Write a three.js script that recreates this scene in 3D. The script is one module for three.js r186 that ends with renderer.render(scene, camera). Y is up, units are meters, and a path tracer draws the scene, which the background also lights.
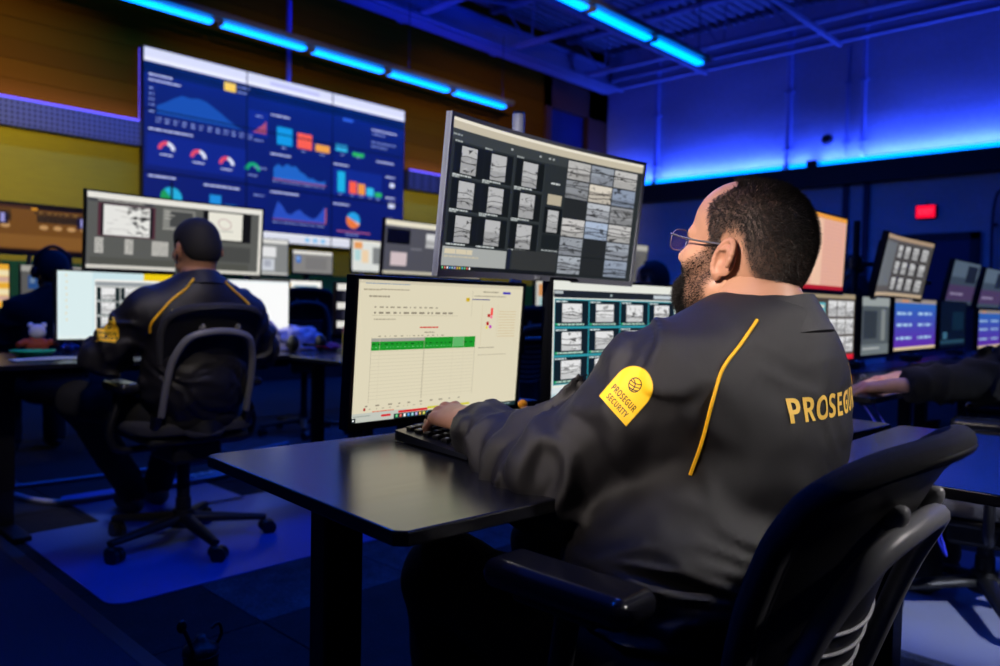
import * as THREE from 'three';
import { RoundedBoxGeometry } from 'three/addons/geometries/RoundedBoxGeometry.js';
import { mergeGeometries, mergeVertices } from 'three/addons/utils/BufferGeometryUtils.js';
import { ImprovedNoise } from 'three/addons/math/ImprovedNoise.js';
import { RectAreaLightUniformsLib } from 'three/addons/lights/RectAreaLightUniformsLib.js';

// ---------------------------------------------------------------- camera, exposure, large lights
// The room: x runs along the video wall, -z points at it, y is up.  Units are metres.
RectAreaLightUniformsLib.init();
const scene = new THREE.Scene();
scene.background = new THREE.Color(0x000000);
const camera = new THREE.PerspectiveCamera(2 * Math.atan(333 / 770) * 180 / Math.PI, 1000 / 666, 0.05, 60);
camera.rotation.order = 'YXZ';
camera.position.set(0, 1.015, 0);
camera.rotation.set(-Math.atan(28 / 770), -46.5 * Math.PI / 180, 0.02);
camera.focus = 1.2; camera.userData.fStop = 3.6;
scene.add(camera);
const renderer = new THREE.WebGLRenderer({ antialias: true });
renderer.toneMapping = THREE.LinearToneMapping;
renderer.toneMappingExposure = 1.0;
renderer.shadowMap.enabled = true;
const LED = { glow: [0.0, 0.95, 5.2], light: 62, up: 34 };          // ceiling light bars
const COVE = { glow: [0.0, 0.72, 4.2], light: [0.03, 0.075, 1.0], power: 11 };
const STRIP = { glow: [0.26, 0.2, 2.4], power: 2.2 };
const KEY = [                                                // unseen spotlights: position, target, colour, intensity, cone, penumbra
  { at: [-2.1, 2.7, -0.75], to: [1.03, 1.02, -0.76], color: [1, 0.87, 0.78], power: 118, cone: 6.4, soft: 0.75, size: 7 },
  { at: [2.6, 3.3, 2.2], to: [1.19, 0.97, -0.28], color: [1, 0.94, 0.92], power: 54, cone: 5.6, soft: 0.9, size: 6 },
  { at: [1.9, 2.3, 1.55], to: [3.05, 0, -0.75], color: [0.74, 0.8, 1], power: 42, cone: 11, soft: 0.6, size: 5 },
  { at: [0.2, 3.4, -0.4], to: [1.33, 0.98, -3.15], color: [1, 0.88, 0.78], power: 24, cone: 11, soft: 0.9, size: 6 },
  { at: [-2.1, 2.9, -0.3], to: [1.25, 1.28, -1.25], color: [1, 0.97, 0.95], power: 42, cone: 5, soft: 0.6, size: 5 },
  { at: [2.2, 3.4, 1.2], to: [2.92, 0.8, -0.9], color: [1, 0.88, 0.85], power: 34, cone: 4.5, soft: 0.8, size: 4 },
];
const WASH = [                                               // unseen warm lamps above the picture, placed to light the ochre wall
  { at: [0.3, 3.35, -2.4], to: [1.7, 2.35, -8.8] }, { at: [2.0, 3.35, -1.9], to: [5.4, 2.5, -8.8] }, { at: [3.2, 3.35, -2.0], to: [8.9, 2.6, -8.8] },
];

// ---------------------------------------------------------------- helpers
const V = (x, y, z) => new THREE.Vector3(x, y, z), R = (d) => d * Math.PI / 180;
let seed = 7;
const rnd = () => { seed = (seed * 1664525 + 1013904223) >>> 0; return seed / 4294967296; };
const noise = new ImprovedNoise();
const taken = new Map();
function numbered(n) { const k = taken.get(n) || 0; taken.set(n, k + 1); return k ? n + '_' + String(k).padStart(3, '0') : n; }
function tag(o, label, category, group, kind) {
  if (label) o.userData.label = label;
  if (category) o.userData.category = category;
  if (group) o.userData.group = group;
  if (kind) o.userData.kind = kind;
  return o;
}
function thing(name, label, category, p = [0, 0, 0], turn = 0, group) {
  const o = new THREE.Group(); o.name = numbered(name); o.position.set(...p); o.rotation.y = turn; scene.add(o);
  return tag(o, label, category, group);
}
function part(name, geo, mat, parent, label) {
  const m = new THREE.Mesh(Array.isArray(geo) ? join(geo) : geo, mat); m.castShadow = m.receiveShadow = true;
  m.name = parent === scene ? numbered(name) : name;
  if (parent !== scene) { let k = 0; const used = new Set(parent.children.map((c) => c.name)); while (used.has(m.name)) m.name = name + '_' + String(++k).padStart(3, '0'); }
  parent.add(m); if (label) m.userData.label = label; return m;
}
const struct = (name, geo, mat) => tag(part(name, geo, mat, scene), null, null, null, 'structure');
function copy(o, label, p, turn) {
  const c = o.clone(); c.name = numbered(o.name.replace(/_\d{3}$/, '')); c.userData = { ...o.userData, label };
  if (p) c.position.set(...p); if (turn !== undefined) c.rotation.y = turn; scene.add(c); return c;
}
function join(list) {
  const g = list.map((x) => { const y = x.index ? x.toNonIndexed() : x; for (const k of Object.keys(y.attributes)) if (!['position', 'normal', 'uv'].includes(k)) y.deleteAttribute(k); if (!y.attributes.uv) y.setAttribute('uv', new THREE.BufferAttribute(new Float32Array(y.attributes.position.count * 2), 2)); return y; });
  return mergeGeometries(g);
}
const box = (w, h, d, x = 0, y = 0, z = 0, r = 0) => (r ? new RoundedBoxGeometry(w, h, d, 3, Math.min(r, w / 2.01, h / 2.01, d / 2.01)) : new THREE.BoxGeometry(w, h, d)).translate(x, y, z);
const span = (x0, x1, y0, y1, z0, z1, r) => box(Math.abs(x1 - x0), Math.abs(y1 - y0), Math.abs(z1 - z0), (x0 + x1) / 2, (y0 + y1) / 2, (z0 + z1) / 2, r);
const cyl = (r0, r1, h, x = 0, y = 0, z = 0, n = 20) => new THREE.CylinderGeometry(r1, r0, h, n).translate(x, y + h / 2, z);
function bar(a, b, r, r2 = r, n = 10) {
  const A = V(...a), B = V(...b), d = B.clone().sub(A), g = new THREE.CylinderGeometry(r2, r, d.length(), n);
  return g.applyQuaternion(new THREE.Quaternion().setFromUnitVectors(V(0, 1, 0), d.normalize())).translate((A.x + B.x) / 2, (A.y + B.y) / 2, (A.z + B.z) / 2);
}
function beam(a, b, w, h) { // a rectangular bar from a to b
  const A = V(...a), B = V(...b), m = new THREE.Matrix4().lookAt(A, B, Math.abs(B.y - A.y) > 0.95 * A.distanceTo(B) ? V(1, 0, 0) : V(0, 1, 0)), g = new THREE.BoxGeometry(w, h, A.distanceTo(B));
  return g.applyMatrix4(m).translate((A.x + B.x) / 2, (A.y + B.y) / 2, (A.z + B.z) / 2);
}
const tube = (pts, r, n = 40, m = 8, closed = false) => new THREE.TubeGeometry(new THREE.CatmullRomCurve3(pts.map((p) => (p.isVector3 ? p : V(...p))), closed), n, r, m, closed);
const lathe = (pts, n = 24) => new THREE.LatheGeometry(pts.map(([x, y]) => new THREE.Vector2(x, y)), n);
// a sheet over a grid: f(u, v) -> [x, y, z]
function sheet(f, nu, nv, flip) {
  const pos = [], uv = [], idx = [];
  for (let j = 0; j <= nv; j++) for (let i = 0; i <= nu; i++) { const q = f(i / nu, j / nv); pos.push(q.x ?? q[0], q.y ?? q[1], q.z ?? q[2]); uv.push(i / nu, j / nv); }
  for (let j = 0; j < nv; j++) for (let i = 0; i < nu; i++) { const a = j * (nu + 1) + i, b = a + 1, c = a + nu + 1, d = c + 1; flip ? idx.push(a, c, b, b, c, d) : idx.push(a, b, c, b, d, c); }
  const g = new THREE.BufferGeometry(); g.setAttribute('position', new THREE.Float32BufferAttribute(pos, 3)); g.setAttribute('uv', new THREE.Float32BufferAttribute(uv, 2)); g.setIndex(idx); g.computeVertexNormals(); return g;
}
// ---------------------------------------------------------------- distance fields and their meshes
const smin = (a, b, k) => { const h = Math.max(k - Math.abs(a - b), 0) / k; return Math.min(a, b) - h * h * k * 0.25; };
const smax = (a, b, k) => -smin(-a, -b, k);
const ell = (c, r) => (x, y, z) => { const a = (x - c[0]) / r[0], b = (y - c[1]) / r[1], d = (z - c[2]) / r[2], k0 = Math.hypot(a, b, d), k1 = Math.hypot(a / r[0], b / r[1], d / r[2]); return k1 < 1e-9 ? -Math.min(...r) : k0 * (k0 - 1) / k1; };
const cap = (a, b, ra, rb) => { const bx = b[0] - a[0], by = b[1] - a[1], bz = b[2] - a[2], L = bx * bx + by * by + bz * bz; return (x, y, z) => { const px = x - a[0], py = y - a[1], pz = z - a[2]; let t = (px * bx + py * by + pz * bz) / L; t = t < 0 ? 0 : t > 1 ? 1 : t; return Math.hypot(px - bx * t, py - by * t, pz - bz * t) - (ra + (rb - ra) * t); }; };
const union = (k, list) => (x, y, z) => { let d = list[0](x, y, z); for (let i = 1; i < list.length; i++) d = smin(d, list[i](x, y, z), k); return d; };
function net(f, lo, hi, cell) { // surface nets
  const n = [0, 1, 2].map((i) => Math.ceil((hi[i] - lo[i]) / cell) + 1), [nx, ny, nz] = n, F = new Float32Array(nx * ny * nz);
  for (let k = 0, q = 0; k < nz; k++) for (let j = 0; j < ny; j++) for (let i = 0; i < nx; i++, q++) F[q] = f(lo[0] + i * cell, lo[1] + j * cell, lo[2] + k * cell);
  const id = new Int32Array(nx * ny * nz).fill(-1), pos = [], idx = [], S = [1, nx, nx * ny], C = [0, 1, nx, nx + 1, nx * ny, nx * ny + 1, nx * ny + nx, nx * ny + nx + 1];
  const E = [[0, 1], [2, 3], [4, 5], [6, 7], [0, 2], [1, 3], [4, 6], [5, 7], [0, 4], [1, 5], [2, 6], [3, 7]];
  for (let k = 0; k < nz - 1; k++) for (let j = 0; j < ny - 1; j++) for (let i = 0; i < nx - 1; i++) {
    const q = i + nx * (j + ny * k); let m = 0;
    for (let c = 0; c < 8; c++) if (F[q + C[c]] < 0) m |= 1 << c;
    if (m === 0 || m === 255) continue;
    let x = 0, y = 0, z = 0, w = 0;
    for (const [a, b] of E) { const A = (m >> a) & 1, B = (m >> b) & 1; if (A === B) continue; const fa = F[q + C[a]], fb = F[q + C[b]], t = fa / (fa - fb); x += (a & 1) + ((b & 1) - (a & 1)) * t; y += ((a >> 1) & 1) + (((b >> 1) & 1) - ((a >> 1) & 1)) * t; z += (a >> 2) + ((b >> 2) - (a >> 2)) * t; w++; }
    id[q] = pos.length / 3; pos.push(lo[0] + (i + x / w) * cell, lo[1] + (j + y / w) * cell, lo[2] + (k + z / w) * cell);
  }
  for (let k = 1; k < nz - 1; k++) for (let j = 1; j < ny - 1; j++) for (let i = 1; i < nx - 1; i++) {
    const q = i + nx * (j + ny * k), s = F[q] < 0;
    for (let a = 0; a < 3; a++) { if (s === F[q + S[a]] < 0) continue; const b = S[(a + 1) % 3], c = S[(a + 2) % 3], v = [id[q], id[q - b], id[q - b - c], id[q - c]]; if (v.includes(-1)) continue; s ? idx.push(v[0], v[1], v[2], v[0], v[2], v[3]) : idx.push(v[0], v[2], v[1], v[0], v[3], v[2]); }
  }
  const g = new THREE.BufferGeometry(); g.setAttribute('position', new THREE.Float32BufferAttribute(pos, 3)); g.setIndex(idx); g.computeVertexNormals();
  const uv = new Float32Array(pos.length / 3 * 2); for (let i = 0; i < uv.length / 2; i++) { uv[2 * i] = pos[3 * i] + pos[3 * i + 2] * 0.8; uv[2 * i + 1] = pos[3 * i + 1]; }
  g.setAttribute('uv', new THREE.BufferAttribute(uv, 2)); return g;
}
const gradient = (f, p, e = 0.002) => V(f(p.x + e, p.y, p.z) - f(p.x - e, p.y, p.z), f(p.x, p.y + e, p.z) - f(p.x, p.y - e, p.z), f(p.x, p.y, p.z + e) - f(p.x, p.y, p.z - e)).normalize();
function onto(f, p, lift = 0) { p = p.clone(); for (let i = 0; i < 12; i++) p.addScaledVector(gradient(f, p), -0.8 * f(p.x, p.y, p.z)); return p.addScaledVector(gradient(f, p), lift); }
function march(f, p, d, lift = 0) { p = p.clone(); for (let i = 0; i < 60; i++) { const s = f(p.x, p.y, p.z); if (s < 2e-4) break; p.addScaledVector(d, s * 0.7); } return p.addScaledVector(d, -lift); }
// ---------------------------------------------------------------- textures and materials
function canvas(w, h, draw) { const c = document.createElement('canvas'); c.width = w; c.height = h; draw(c.getContext('2d'), w, h); const t = new THREE.CanvasTexture(c); t.colorSpace = THREE.SRGBColorSpace; t.anisotropy = 4; return t; }
function grain(n, f, rx = 1, ry = rx, srgb = true) {
  const d = new Uint8Array(n * n * 4);
  for (let y = 0; y < n; y++) for (let x = 0; x < n; x++) { const c = f(x / n, y / n, x, y), i = (y * n + x) * 4; d[i] = c[0]; d[i + 1] = c[1]; d[i + 2] = c[2]; d[i + 3] = 255; }
  const t = new THREE.DataTexture(d, n, n); t.wrapS = t.wrapT = THREE.RepeatWrapping; t.magFilter = THREE.LinearFilter; t.repeat.set(rx, ry); if (srgb) t.colorSpace = THREE.SRGBColorSpace; t.needsUpdate = true; return t;
}
const g3 = (v) => { v = Math.max(0, Math.min(255, v)); return [v, v, v]; };
const mat = (color, rough = 0.6, o = {}) => new THREE.MeshStandardMaterial({ color, roughness: rough, ...o });
const phys = (color, rough, o) => new THREE.MeshPhysicalMaterial({ color, roughness: rough, ...o });
const weave = grain(128, (u, v, x, y) => g3(128 + (((x >> 1) + (y >> 1)) & 1 ? 40 : -40) + (rnd() - 0.5) * 60), 60, 60, false);
const speck = grain(256, () => g3(128 + (rnd() - 0.5) * 150), 6, 6, false);
const M = {
  black: mat(0x0b0b0d, 0.45), plastic: mat(0x111114, 0.38), matte: mat(0x0c0c0f, 0.8), steel: mat(0x8d8f94, 0.35, { metalness: 0.8 }), darksteel: mat(0x1a1a20, 0.45, { metalness: 0.5 }),
  white: mat(0xd8d8dc, 0.5), grey: mat(0x6a6a70, 0.5),
};
// ---------------------------------------------------------------- the room
const RX = 12.08, LX = -3.2, BZ = -8.8, FZ = 4.2, CH = 5.75;
const carpetTex = (a, b) => grain(256, (u, v, x, y) => { const n = noise.noise(u * 8, v * 8, a) * 0.5 + noise.noise(u * 40, v * 40, b) * 0.35 + (rnd() - 0.5) * 1.1; return g3(150 + n * 90); }, 1);
const carpetTone = [carpetTex(1, 3), carpetTex(5, 9)];
const carpetMats = [0x2b2f3a, 0x3c4250, 0x262a34, 0x6a7284].map((c, i) => mat(c, 0.95, { map: carpetTone[i & 1], bumpMap: carpetTone[i & 1], bumpScale: 0.002 }));
const floor = struct('floor', span(LX - 0.2, RX + 0.2, -0.25, -0.008, BZ - 0.2, FZ + 0.2), mat(0x17191f, 0.95));
{ // carpet tiles, as far as the picture looks between the desks
  const g = box(0.606, 0.008, 0.606, 0, -0.004, 0, 0.003);
  for (let i = 0; i < 8; i++) for (let k = 0; k < 9; k++) { const m = part('carpet_tile', g, carpetMats[Math.floor(rnd() * 4)], floor); m.position.set(0.32 + i * 0.61, 0, -0.05 - k * 0.61); m.rotation.y = ((i + k) & 1) * Math.PI / 2; }
}
const deckTex = grain(64, (u, v) => g3(200 + noise.noise(u * 6, v * 6, 2) * 40), 20);
{ // ceiling: roof deck with ribs running along x
  const g = [span(LX - 0.2, RX + 0.2, CH + 0.04, CH + 0.2, BZ - 0.2, FZ + 0.2)];
  for (let z = BZ; z < 0; z += 0.16) g.push(span(LX, RX, CH, CH + 0.045, z, z + 0.08));
  struct('ceiling', g, mat(0x9a9aa4, 0.8, { map: deckTex }));
}
const ochre = grain(256, (u, v) => { const n = noise.noise(u * 5, v * 5, 4) * 12 + (rnd() - 0.5) * 10; return [150 + n, 108 + n, 30 + n * 0.6]; }, 1);
const planks = grain(256, (u, v) => { const p = Math.floor(v * 8), e = (v * 8) % 1, n = noise.noise(u * 4, v * 60, p) * 14 + noise.noise(p * 3.1, 0.5, 1) * 26 - (e < 0.08 ? 28 : 0); return [112 + n, 66 + n * 0.8, 34 + n * 0.5]; }, 0.5);
const wallMat = mat(0xdcdce8, 0.85, { map: grain(128, (u, v) => g3(225 + noise.noise(u * 4, v * 4, 1) * 18 + (rnd() - 0.5) * 14), 3) });
{ // the wall that carries the video wall: green at the bottom, ochre, a perforated band, brown boards above
  struct('wall_back', span(LX - 0.2, RX + 0.2, 0, CH + 0.2, BZ - 0.35, BZ - 0.12), mat(0x4c2c14, 0.85));
  struct('wall_back_green', span(LX, 10.4, 0, 1.36, BZ - 0.12, BZ), mat(0x0d5a1e, 0.8));
  struct('wall_back_yellow', span(LX, 10.4, 1.36, 2.66, BZ - 0.12, BZ), mat(0xffffff, 0.8, { map: grain(128, (u, v) => { const n = noise.noise(u * 4, v * 4, 8) * 10 + (rnd() - 0.5) * 8; return [176 + n, 158 + n, 0]; }, 1) }));
  // brown boards, each its own course
  const upper = tag(new THREE.Group(), null, null, null, 'structure'); upper.name = 'wall_back_boards'; scene.add(upper);
  for (let i = 0; i < 14; i++) { const y = 2.95 + i * 0.2; part('board', span(LX, 10.4, y + 0.004, Math.min(y + 0.2, CH + 0.03), BZ - 0.12, BZ - 0.01 - (i & 1) * 0.006), phys([0x744400, 0x784600, 0x6e3f00][i % 3], 0.9, { specularIntensity: 0.1 }), upper); }
  struct('wall_back_panel', span(10.4, 11.5, 0, 4.55, BZ - 0.12, BZ - 0.06), mat(0x1a2a66, 0.5));
  const frame = [span(10.28, 10.42, 0, CH, BZ - 0.12, BZ + 0.05), span(11.48, RX, 0, CH, BZ - 0.12, BZ + 0.05), span(10.28, RX, 4.5, CH, BZ - 0.12, BZ + 0.05)];
  struct('trim_1', frame, mat(0x5a2f12, 0.7));
  // perforated band with the light strip on top
  const perf = grain(64, (u, v, x, y) => ((x % 16) - 8) ** 2 + ((y % 16) - 8) ** 2 < 22 ? [40, 42, 52] : [104, 108, 128], 5, 5);
  const bandGeo = new THREE.BoxGeometry(3.42 - LX, 0.26, 0.1); { const uv = bandGeo.attributes.uv; for (let i = 0; i < uv.count; i++) uv.setXY(i, uv.getX(i) * 6.6, uv.getY(i) * 0.26); }
  struct('trim_2', bandGeo.translate((3.42 + LX) / 2, 2.805, BZ + 0.05), mat(0xffffff, 0.6, { map: perf }));
  struct('trim_3', span(7.2, 10.3, 2.675, 2.935, BZ, BZ + 0.1), mat(0xaeb0ba, 0.6, { map: perf }));
}
const RW = tag(new THREE.Group(), null, null, null, 'structure'); RW.name = 'wall_right'; scene.add(RW);
part('wall_slab', span(RX, RX + 0.2, 0, CH + 0.2, BZ - 0.2, FZ + 0.2), wallMat, RW);
struct('wall_left', span(LX - 0.2, LX, 0, CH + 0.2, BZ - 0.2, FZ + 0.2), mat(0x6a4a20, 0.85));
struct('wall_front', span(LX - 0.2, RX + 0.2, 0, CH + 0.2, FZ, FZ + 0.2), mat(0x3a3a48, 0.85));
struct('added_dark_panel_back', span(LX, 10.4, 0, 0.8, BZ, BZ + 0.02), mat(0x0b0c10, 0.7));  // added dark panel, stands in for shade on the wall below desk height
struct('baseboard_right', span(RX - 0.02, RX, 0, 0.12, BZ, FZ), mat(0x101018, 0.6));
// dark ledge along the right wall, the light cove hides behind its lip
struct('trim_4', [span(RX - 0.17, RX, 2.93, 3.2, BZ, FZ), span(RX - 0.17, RX - 0.14, 3.2, 3.24, BZ, FZ)], mat(0x0c0c16, 0.6));
struct('door_1', [span(RX - 0.05, RX, 0, 2.06, -3.55, -2.6)], mat(0x1b2258, 0.5));
struct('trim_5', [span(RX - 0.07, RX, 0, 2.14, -3.64, -3.53), span(RX - 0.07, RX, 0, 2.14, -2.62, -2.51), span(RX - 0.07, RX, 2.04, 2.14, -3.64, -2.51)], mat(0x10122c, 0.6));
part('door_handle', [bar([RX - 0.11, 1.0, -2.75], [RX - 0.11, 1.0, -2.88], 0.012), bar([RX - 0.11, 1.0, -2.75], [RX, 1.0, -2.75], 0.012)], M.steel, scene.getObjectByName('door_1'));
{ // conduits on the right wall
  const pipe = (name, label, z, r, y0, y1) => { const t = thing(name, label, 'pipe', [RX - r - 0.012, y0, z]); part('pipe', bar([0, 0, 0], [0, y1 - y0, 0], r, r, 14), mat(0x9ea2c8, 0.5), t); for (let y = 0.35; y < y1 - y0; y += 0.9) part('clamp', span(-r - 0.006, r + 0.012, y, y + 0.03, -r - 0.02, r + 0.02), mat(0x8a8eb4, 0.5), t); };
  pipe('wall_conduit', 'thick vertical conduit on the blue wall, nearest the far corner', -7.62, 0.05, 3.2, 5.5);
  pipe('wall_conduit', 'thick vertical conduit on the blue wall, above the seated man\'s head', -5.2, 0.05, 3.2, 5.5);
  pipe('wall_conduit', 'thin vertical pipe on the blue wall, beside a second pipe, left of the pair', -4.32, 0.022, 3.2, 5.0);
  pipe('wall_conduit', 'slightly thicker vertical pipe on the blue wall, right of the pair', -4.08, 0.034, 3.2, 5.4);
  const c = thing('wall_camera', 'small dark dome camera on the blue wall above the light cove', 'camera', [RX, 3.62, -4.56]);
  part('mount', bar([0, 0, 0], [-0.1, 0.02, 0], 0.03), M.matte, c); part('dome', new THREE.SphereGeometry(0.085, 20, 14).translate(-0.14, 0, 0), M.black, c);
  const s = thing('junction_box', 'small dark junction box sitting on the ledge of the light cove', 'box', [RX - 0.13, 3.245, -4.78]); part('cover', box(0.08, 0.09, 0.16, 0, 0.045, 0, 0.01), M.matte, s); part('fitting', bar([0, 0.03, 0.08], [0, 0.03, 0.14], 0.02), M.matte, s);
  for (const [z, label] of [[-4.3, 'dark vertical cable duct below the cove, left of the pair'], [-4.0, 'dark vertical cable duct below the cove, right of the pair']]) { const t = thing('cable_duct', label, 'duct', [RX - 0.03, 0, z]); part('duct', span(-0.02, 0.03, 0, 2.93, -0.04, 0.04), mat(0x22244c, 0.6), t); part('coupling', span(-0.026, 0.03, 1.4, 1.5, -0.05, 0.05), mat(0x1a1c40, 0.6), t); }
  const w = thing('surface_conduit', 'thin conduit that turns a corner on the wall right of the red exit sign', 'pipe', [RX - 0.025, 0, -2.35]); part('pipe', tube([[0, 1.2, 0], [0, 2.5, 0], [0, 2.66, 0.05], [0, 2.72, 0.2], [0, 2.72, 1.6]].map(([x, y, z]) => [x - 0.06, y, z]), 0.02, 40), mat(0x22244c, 0.6), w); part('clamp', span(-0.03, 0.025, 2.2, 2.24, -0.035, 0.035), mat(0x1a1c40, 0.6), w);
}
{ // steel roof joists along z, and the bridging between them
  const jm = mat(0x8b8ba0, 0.6), bot = 5.02, top = 5.68;
  const joist = (x, i) => {
    const t = thing('roof_joist', 'open-web steel roof joist under the dark deck, ' + ['nearest the blue wall', 'second from the blue wall', 'third from the blue wall', 'fourth from the blue wall', 'farthest from the blue wall'][i], 'joist', [x, 0, 0], 0, 'parallel open-web roof joists');
    part('bottom_chord', [span(-0.055, -0.012, bot, bot + 0.055, BZ, 2), span(0.012, 0.055, bot, bot + 0.055, BZ, 2)], jm, t);
    part('top_chord', [span(-0.055, -0.012, top, top + 0.055, BZ, 2), span(0.012, 0.055, top, top + 0.055, BZ, 2)], jm, t);
    for (let k = 0, z = BZ + 0.3; z < 0; z += 0.55, k++) part(k & 1 ? 'web_post' : 'web_brace', bar([0, k & 1 ? bot : top, z], [0, k & 1 ? top : bot, z + (k & 1 ? 0.04 : 0.5)], 0.014, 0.014, 6), jm, t);
  };
  [10.85, 8.95, 7.05, 5.15, 3.25].forEach(joist);
  const ledger = thing('roof_joist', 'double steel angle running along the top of the blue wall', 'joist', [11.85, 0, 0]); part('angle', [span(-0.05, 0.05, 5.02, 5.08, BZ, 2)], jm, ledger); part('angle', [span(0.0, 0.12, 5.22, 5.28, BZ, 2)], jm, ledger);
  for (const [z, label] of [[-8.3, 'steel bridging bar under the joists, nearest the video wall'], [-6.6, 'steel bridging bar across the joists, second from the video wall'], [-4.4, 'steel bridging bar across the joists, third from the video wall'], [-2.2, 'steel bridging bar across the joists, nearest the viewer']]) { const t = thing('joist_bridging', label, 'bar', [0, 0, z]); part('angle', span(3.2, 11.9, bot - 0.05, bot, -0.03, 0.03), jm, t); part('angle', beam([5.2, bot, 0], [8.9, top, 0], 0.03, 0.03), jm, t); }
  const girder = thing('roof_girder', 'dark steel girder along the top of the brown wall', 'girder', [0, 0, BZ + 0.22]); part('flange', span(2.2, 11.9, 5.0, 5.03, -0.12, 0.12), jm, girder); part('web', span(2.2, 11.9, 5.03, 5.4, -0.015, 0.015), jm, girder); part('flange', span(2.2, 11.9, 5.4, 5.43, -0.12, 0.12), jm, girder);
}
function areaLight(color, power, w, h, p, to) { const l = new THREE.RectAreaLight(new THREE.Color().setRGB(...color), power, w, h); l.position.set(...p); l.lookAt(...to); scene.add(l); return l; }
const glowing = (c, o = {}) => new THREE.MeshStandardMaterial({ color: 0x111111, roughness: 0.5, emissive: new THREE.Color().setRGB(...c), ...o });
{ // LED cove on the right wall, in lengths
  const m = glowing(COVE.glow);
  const L = [[BZ + 0.05, -7.68], [-7.56, -5.26], [-5.14, -4.86], [-4.7, -2.1], [-2.0, 0.6], [0.7, 3.3]];
  L.forEach(([a, b], i) => {
    const t = thing('cove_light_strip', ['cyan LED strip on the dark ledge, in the far corner', 'long cyan LED strip on the ledge behind the seated man\'s head', 'short cyan LED strip on the ledge between conduit and junction box', 'long cyan LED strip on the ledge right of the junction box', 'cyan LED strip on the ledge that leaves the picture at the right', 'cyan LED strip on the ledge beyond the right edge'][i], 'light', [RX - 0.13, 3.235, (a + b) / 2]);
    part('diffuser', box(0.024, 0.075, b - a, 0, 0.0375, 0, 0.008), m, t); part('channel', box(0.034, 0.012, b - a, 0, -0.004, 0), M.matte, t);  // diffuser raised above the lip; its cyan also imitates the brightly lit wall
    areaLight(COVE.light, COVE.power * 6, b - a, 0.1, [RX - 0.11, 3.33, (a + b) / 2], [RX - 0.05, 3.6, (a + b) / 2]);
  });
  const sm = glowing(STRIP.glow);
  [[LX, 3.42, 'violet LED strip along the grey band left of the video wall'], [7.2, 10.3, 'violet LED strip along the band right of the video wall']].forEach(([a, b, l]) => {
    const t = thing('wall_light_strip', l, 'light', [(a + b) / 2, 2.935, BZ + 0.07]); part('diffuser', box(b - a, 0.022, 0.03, 0, 0.011, 0, 0.006), sm, t); part('end_cap', [box(0.02, 0.026, 0.034, (b - a) / 2, 0.012, 0), box(0.02, 0.026, 0.034, (a - b) / 2, 0.012, 0)], M.matte, t);
    areaLight([0.1, 0.08, 1], STRIP.power * 9, b - a, 0.06, [(a + b) / 2, 2.98, BZ + 0.08], [(a + b) / 2, 3.2, BZ - 0.03]);
  });
  const vs = thing('wall_light_strip', 'upright violet LED strip on the left edge of the video wall', 'light', [3.44, 2.95, BZ + 0.02]); part('diffuser', box(0.02, 0.8, 0.02, 0, 0.4, 0, 0.005), sm, vs); part('end_cap', box(0.024, 0.02, 0.024, 0, 0.81, 0), M.matte, vs);
}
{ // hanging LED bars under rails
  const gm = glowing(LED.glow), hm = mat(0x8a8078, 0.5);
  const place = ['nearest the left edge of the picture', 'second from the left', 'third from the left', 'fourth from the left', 'last of the row'];
  const bar1 = (x, z, label, group) => {
    const t = thing('light_bar', label, 'light', [x, 3.985, z], 0, group);
    part('diffuser', box(1.03, 0.035, 0.1, 0, -0.012, 0, 0.012), gm, t); part('end_cap', box(0.02, 0.05, 0.11, 0.52, 0, 0), hm, t); part('end_cap', box(0.02, 0.05, 0.11, -0.52, 0, 0), hm, t);
    areaLight([0.0, 0.1, 1], LED.light, 1.0, 0.1, [x, 3.945, z], [x, 0, z]);
  };
  const rail = (z, label) => { const t = thing('light_rail', label, 'rail', [0, 4.03, z]); part('rail', span(LX, 8.58, -0.01, 0.05, -0.09, 0.09, 0.008), hm, t); for (let x = 1.2; x < 8.6; x += 1.8) part('hanger', bar([x, 0.05, 0], [x, 1.0, 0], 0.006, 0.006, 6), M.darksteel, t); };
  rail(-8.02, 'long grey hanging light rail in front of the video wall'); rail(-4.77, 'grey hanging light rail over the middle of the room'); rail(-1.4, 'unseen grey hanging light rail over the front desks'); rail(1.9, 'grey hanging light rail behind the front desks');
  // unseen uplights over the rails, placed to light the roof joists
  for (const [z, k] of [[-8.02, 0.7], [-4.77, 1], [-1.4, 1]]) areaLight([0.004, 0.03, 1], LED.up * k, 9, 0.1, [4, 4.13, z], [4, 9, z]);
  for (let k = 0; k < 5; k++) bar1(3.365 + k * 1.14, -8.02, 'glowing cyan light bar on the far rail, ' + place[k]);
  bar1(2.225, -8.02, 'glowing cyan light bar on the far rail, just out of the picture');
  for (let k = 0; k < 3; k++) bar1(5.645 + k * 1.14, -4.77, 'glowing cyan light bar on the middle rail, ' + ['cut by the top edge of the picture', 'second from the rail end', 'at the rail end'][k]);
  for (const x of [-0.055, 2.225, 4.505]) bar1(x, -4.77, 'cyan light bar on the middle rail above the picture, ' + { '-0.055': 'farthest left', 2.225: 'second', 4.505: 'third' }[x], 'light bars above the picture');
  for (const x of [-0.055, 2.225, 4.505, 6.785]) bar1(x, -1.4, 'unseen cyan light bar on the front rail above the picture, ' + { '-0.055': 'farthest left', 2.225: 'second', 4.505: 'third', 6.785: 'farthest right' }[x], 'unseen light bars on the front rail');  // bars out of view, placed to light the front desks blue
}
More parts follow.
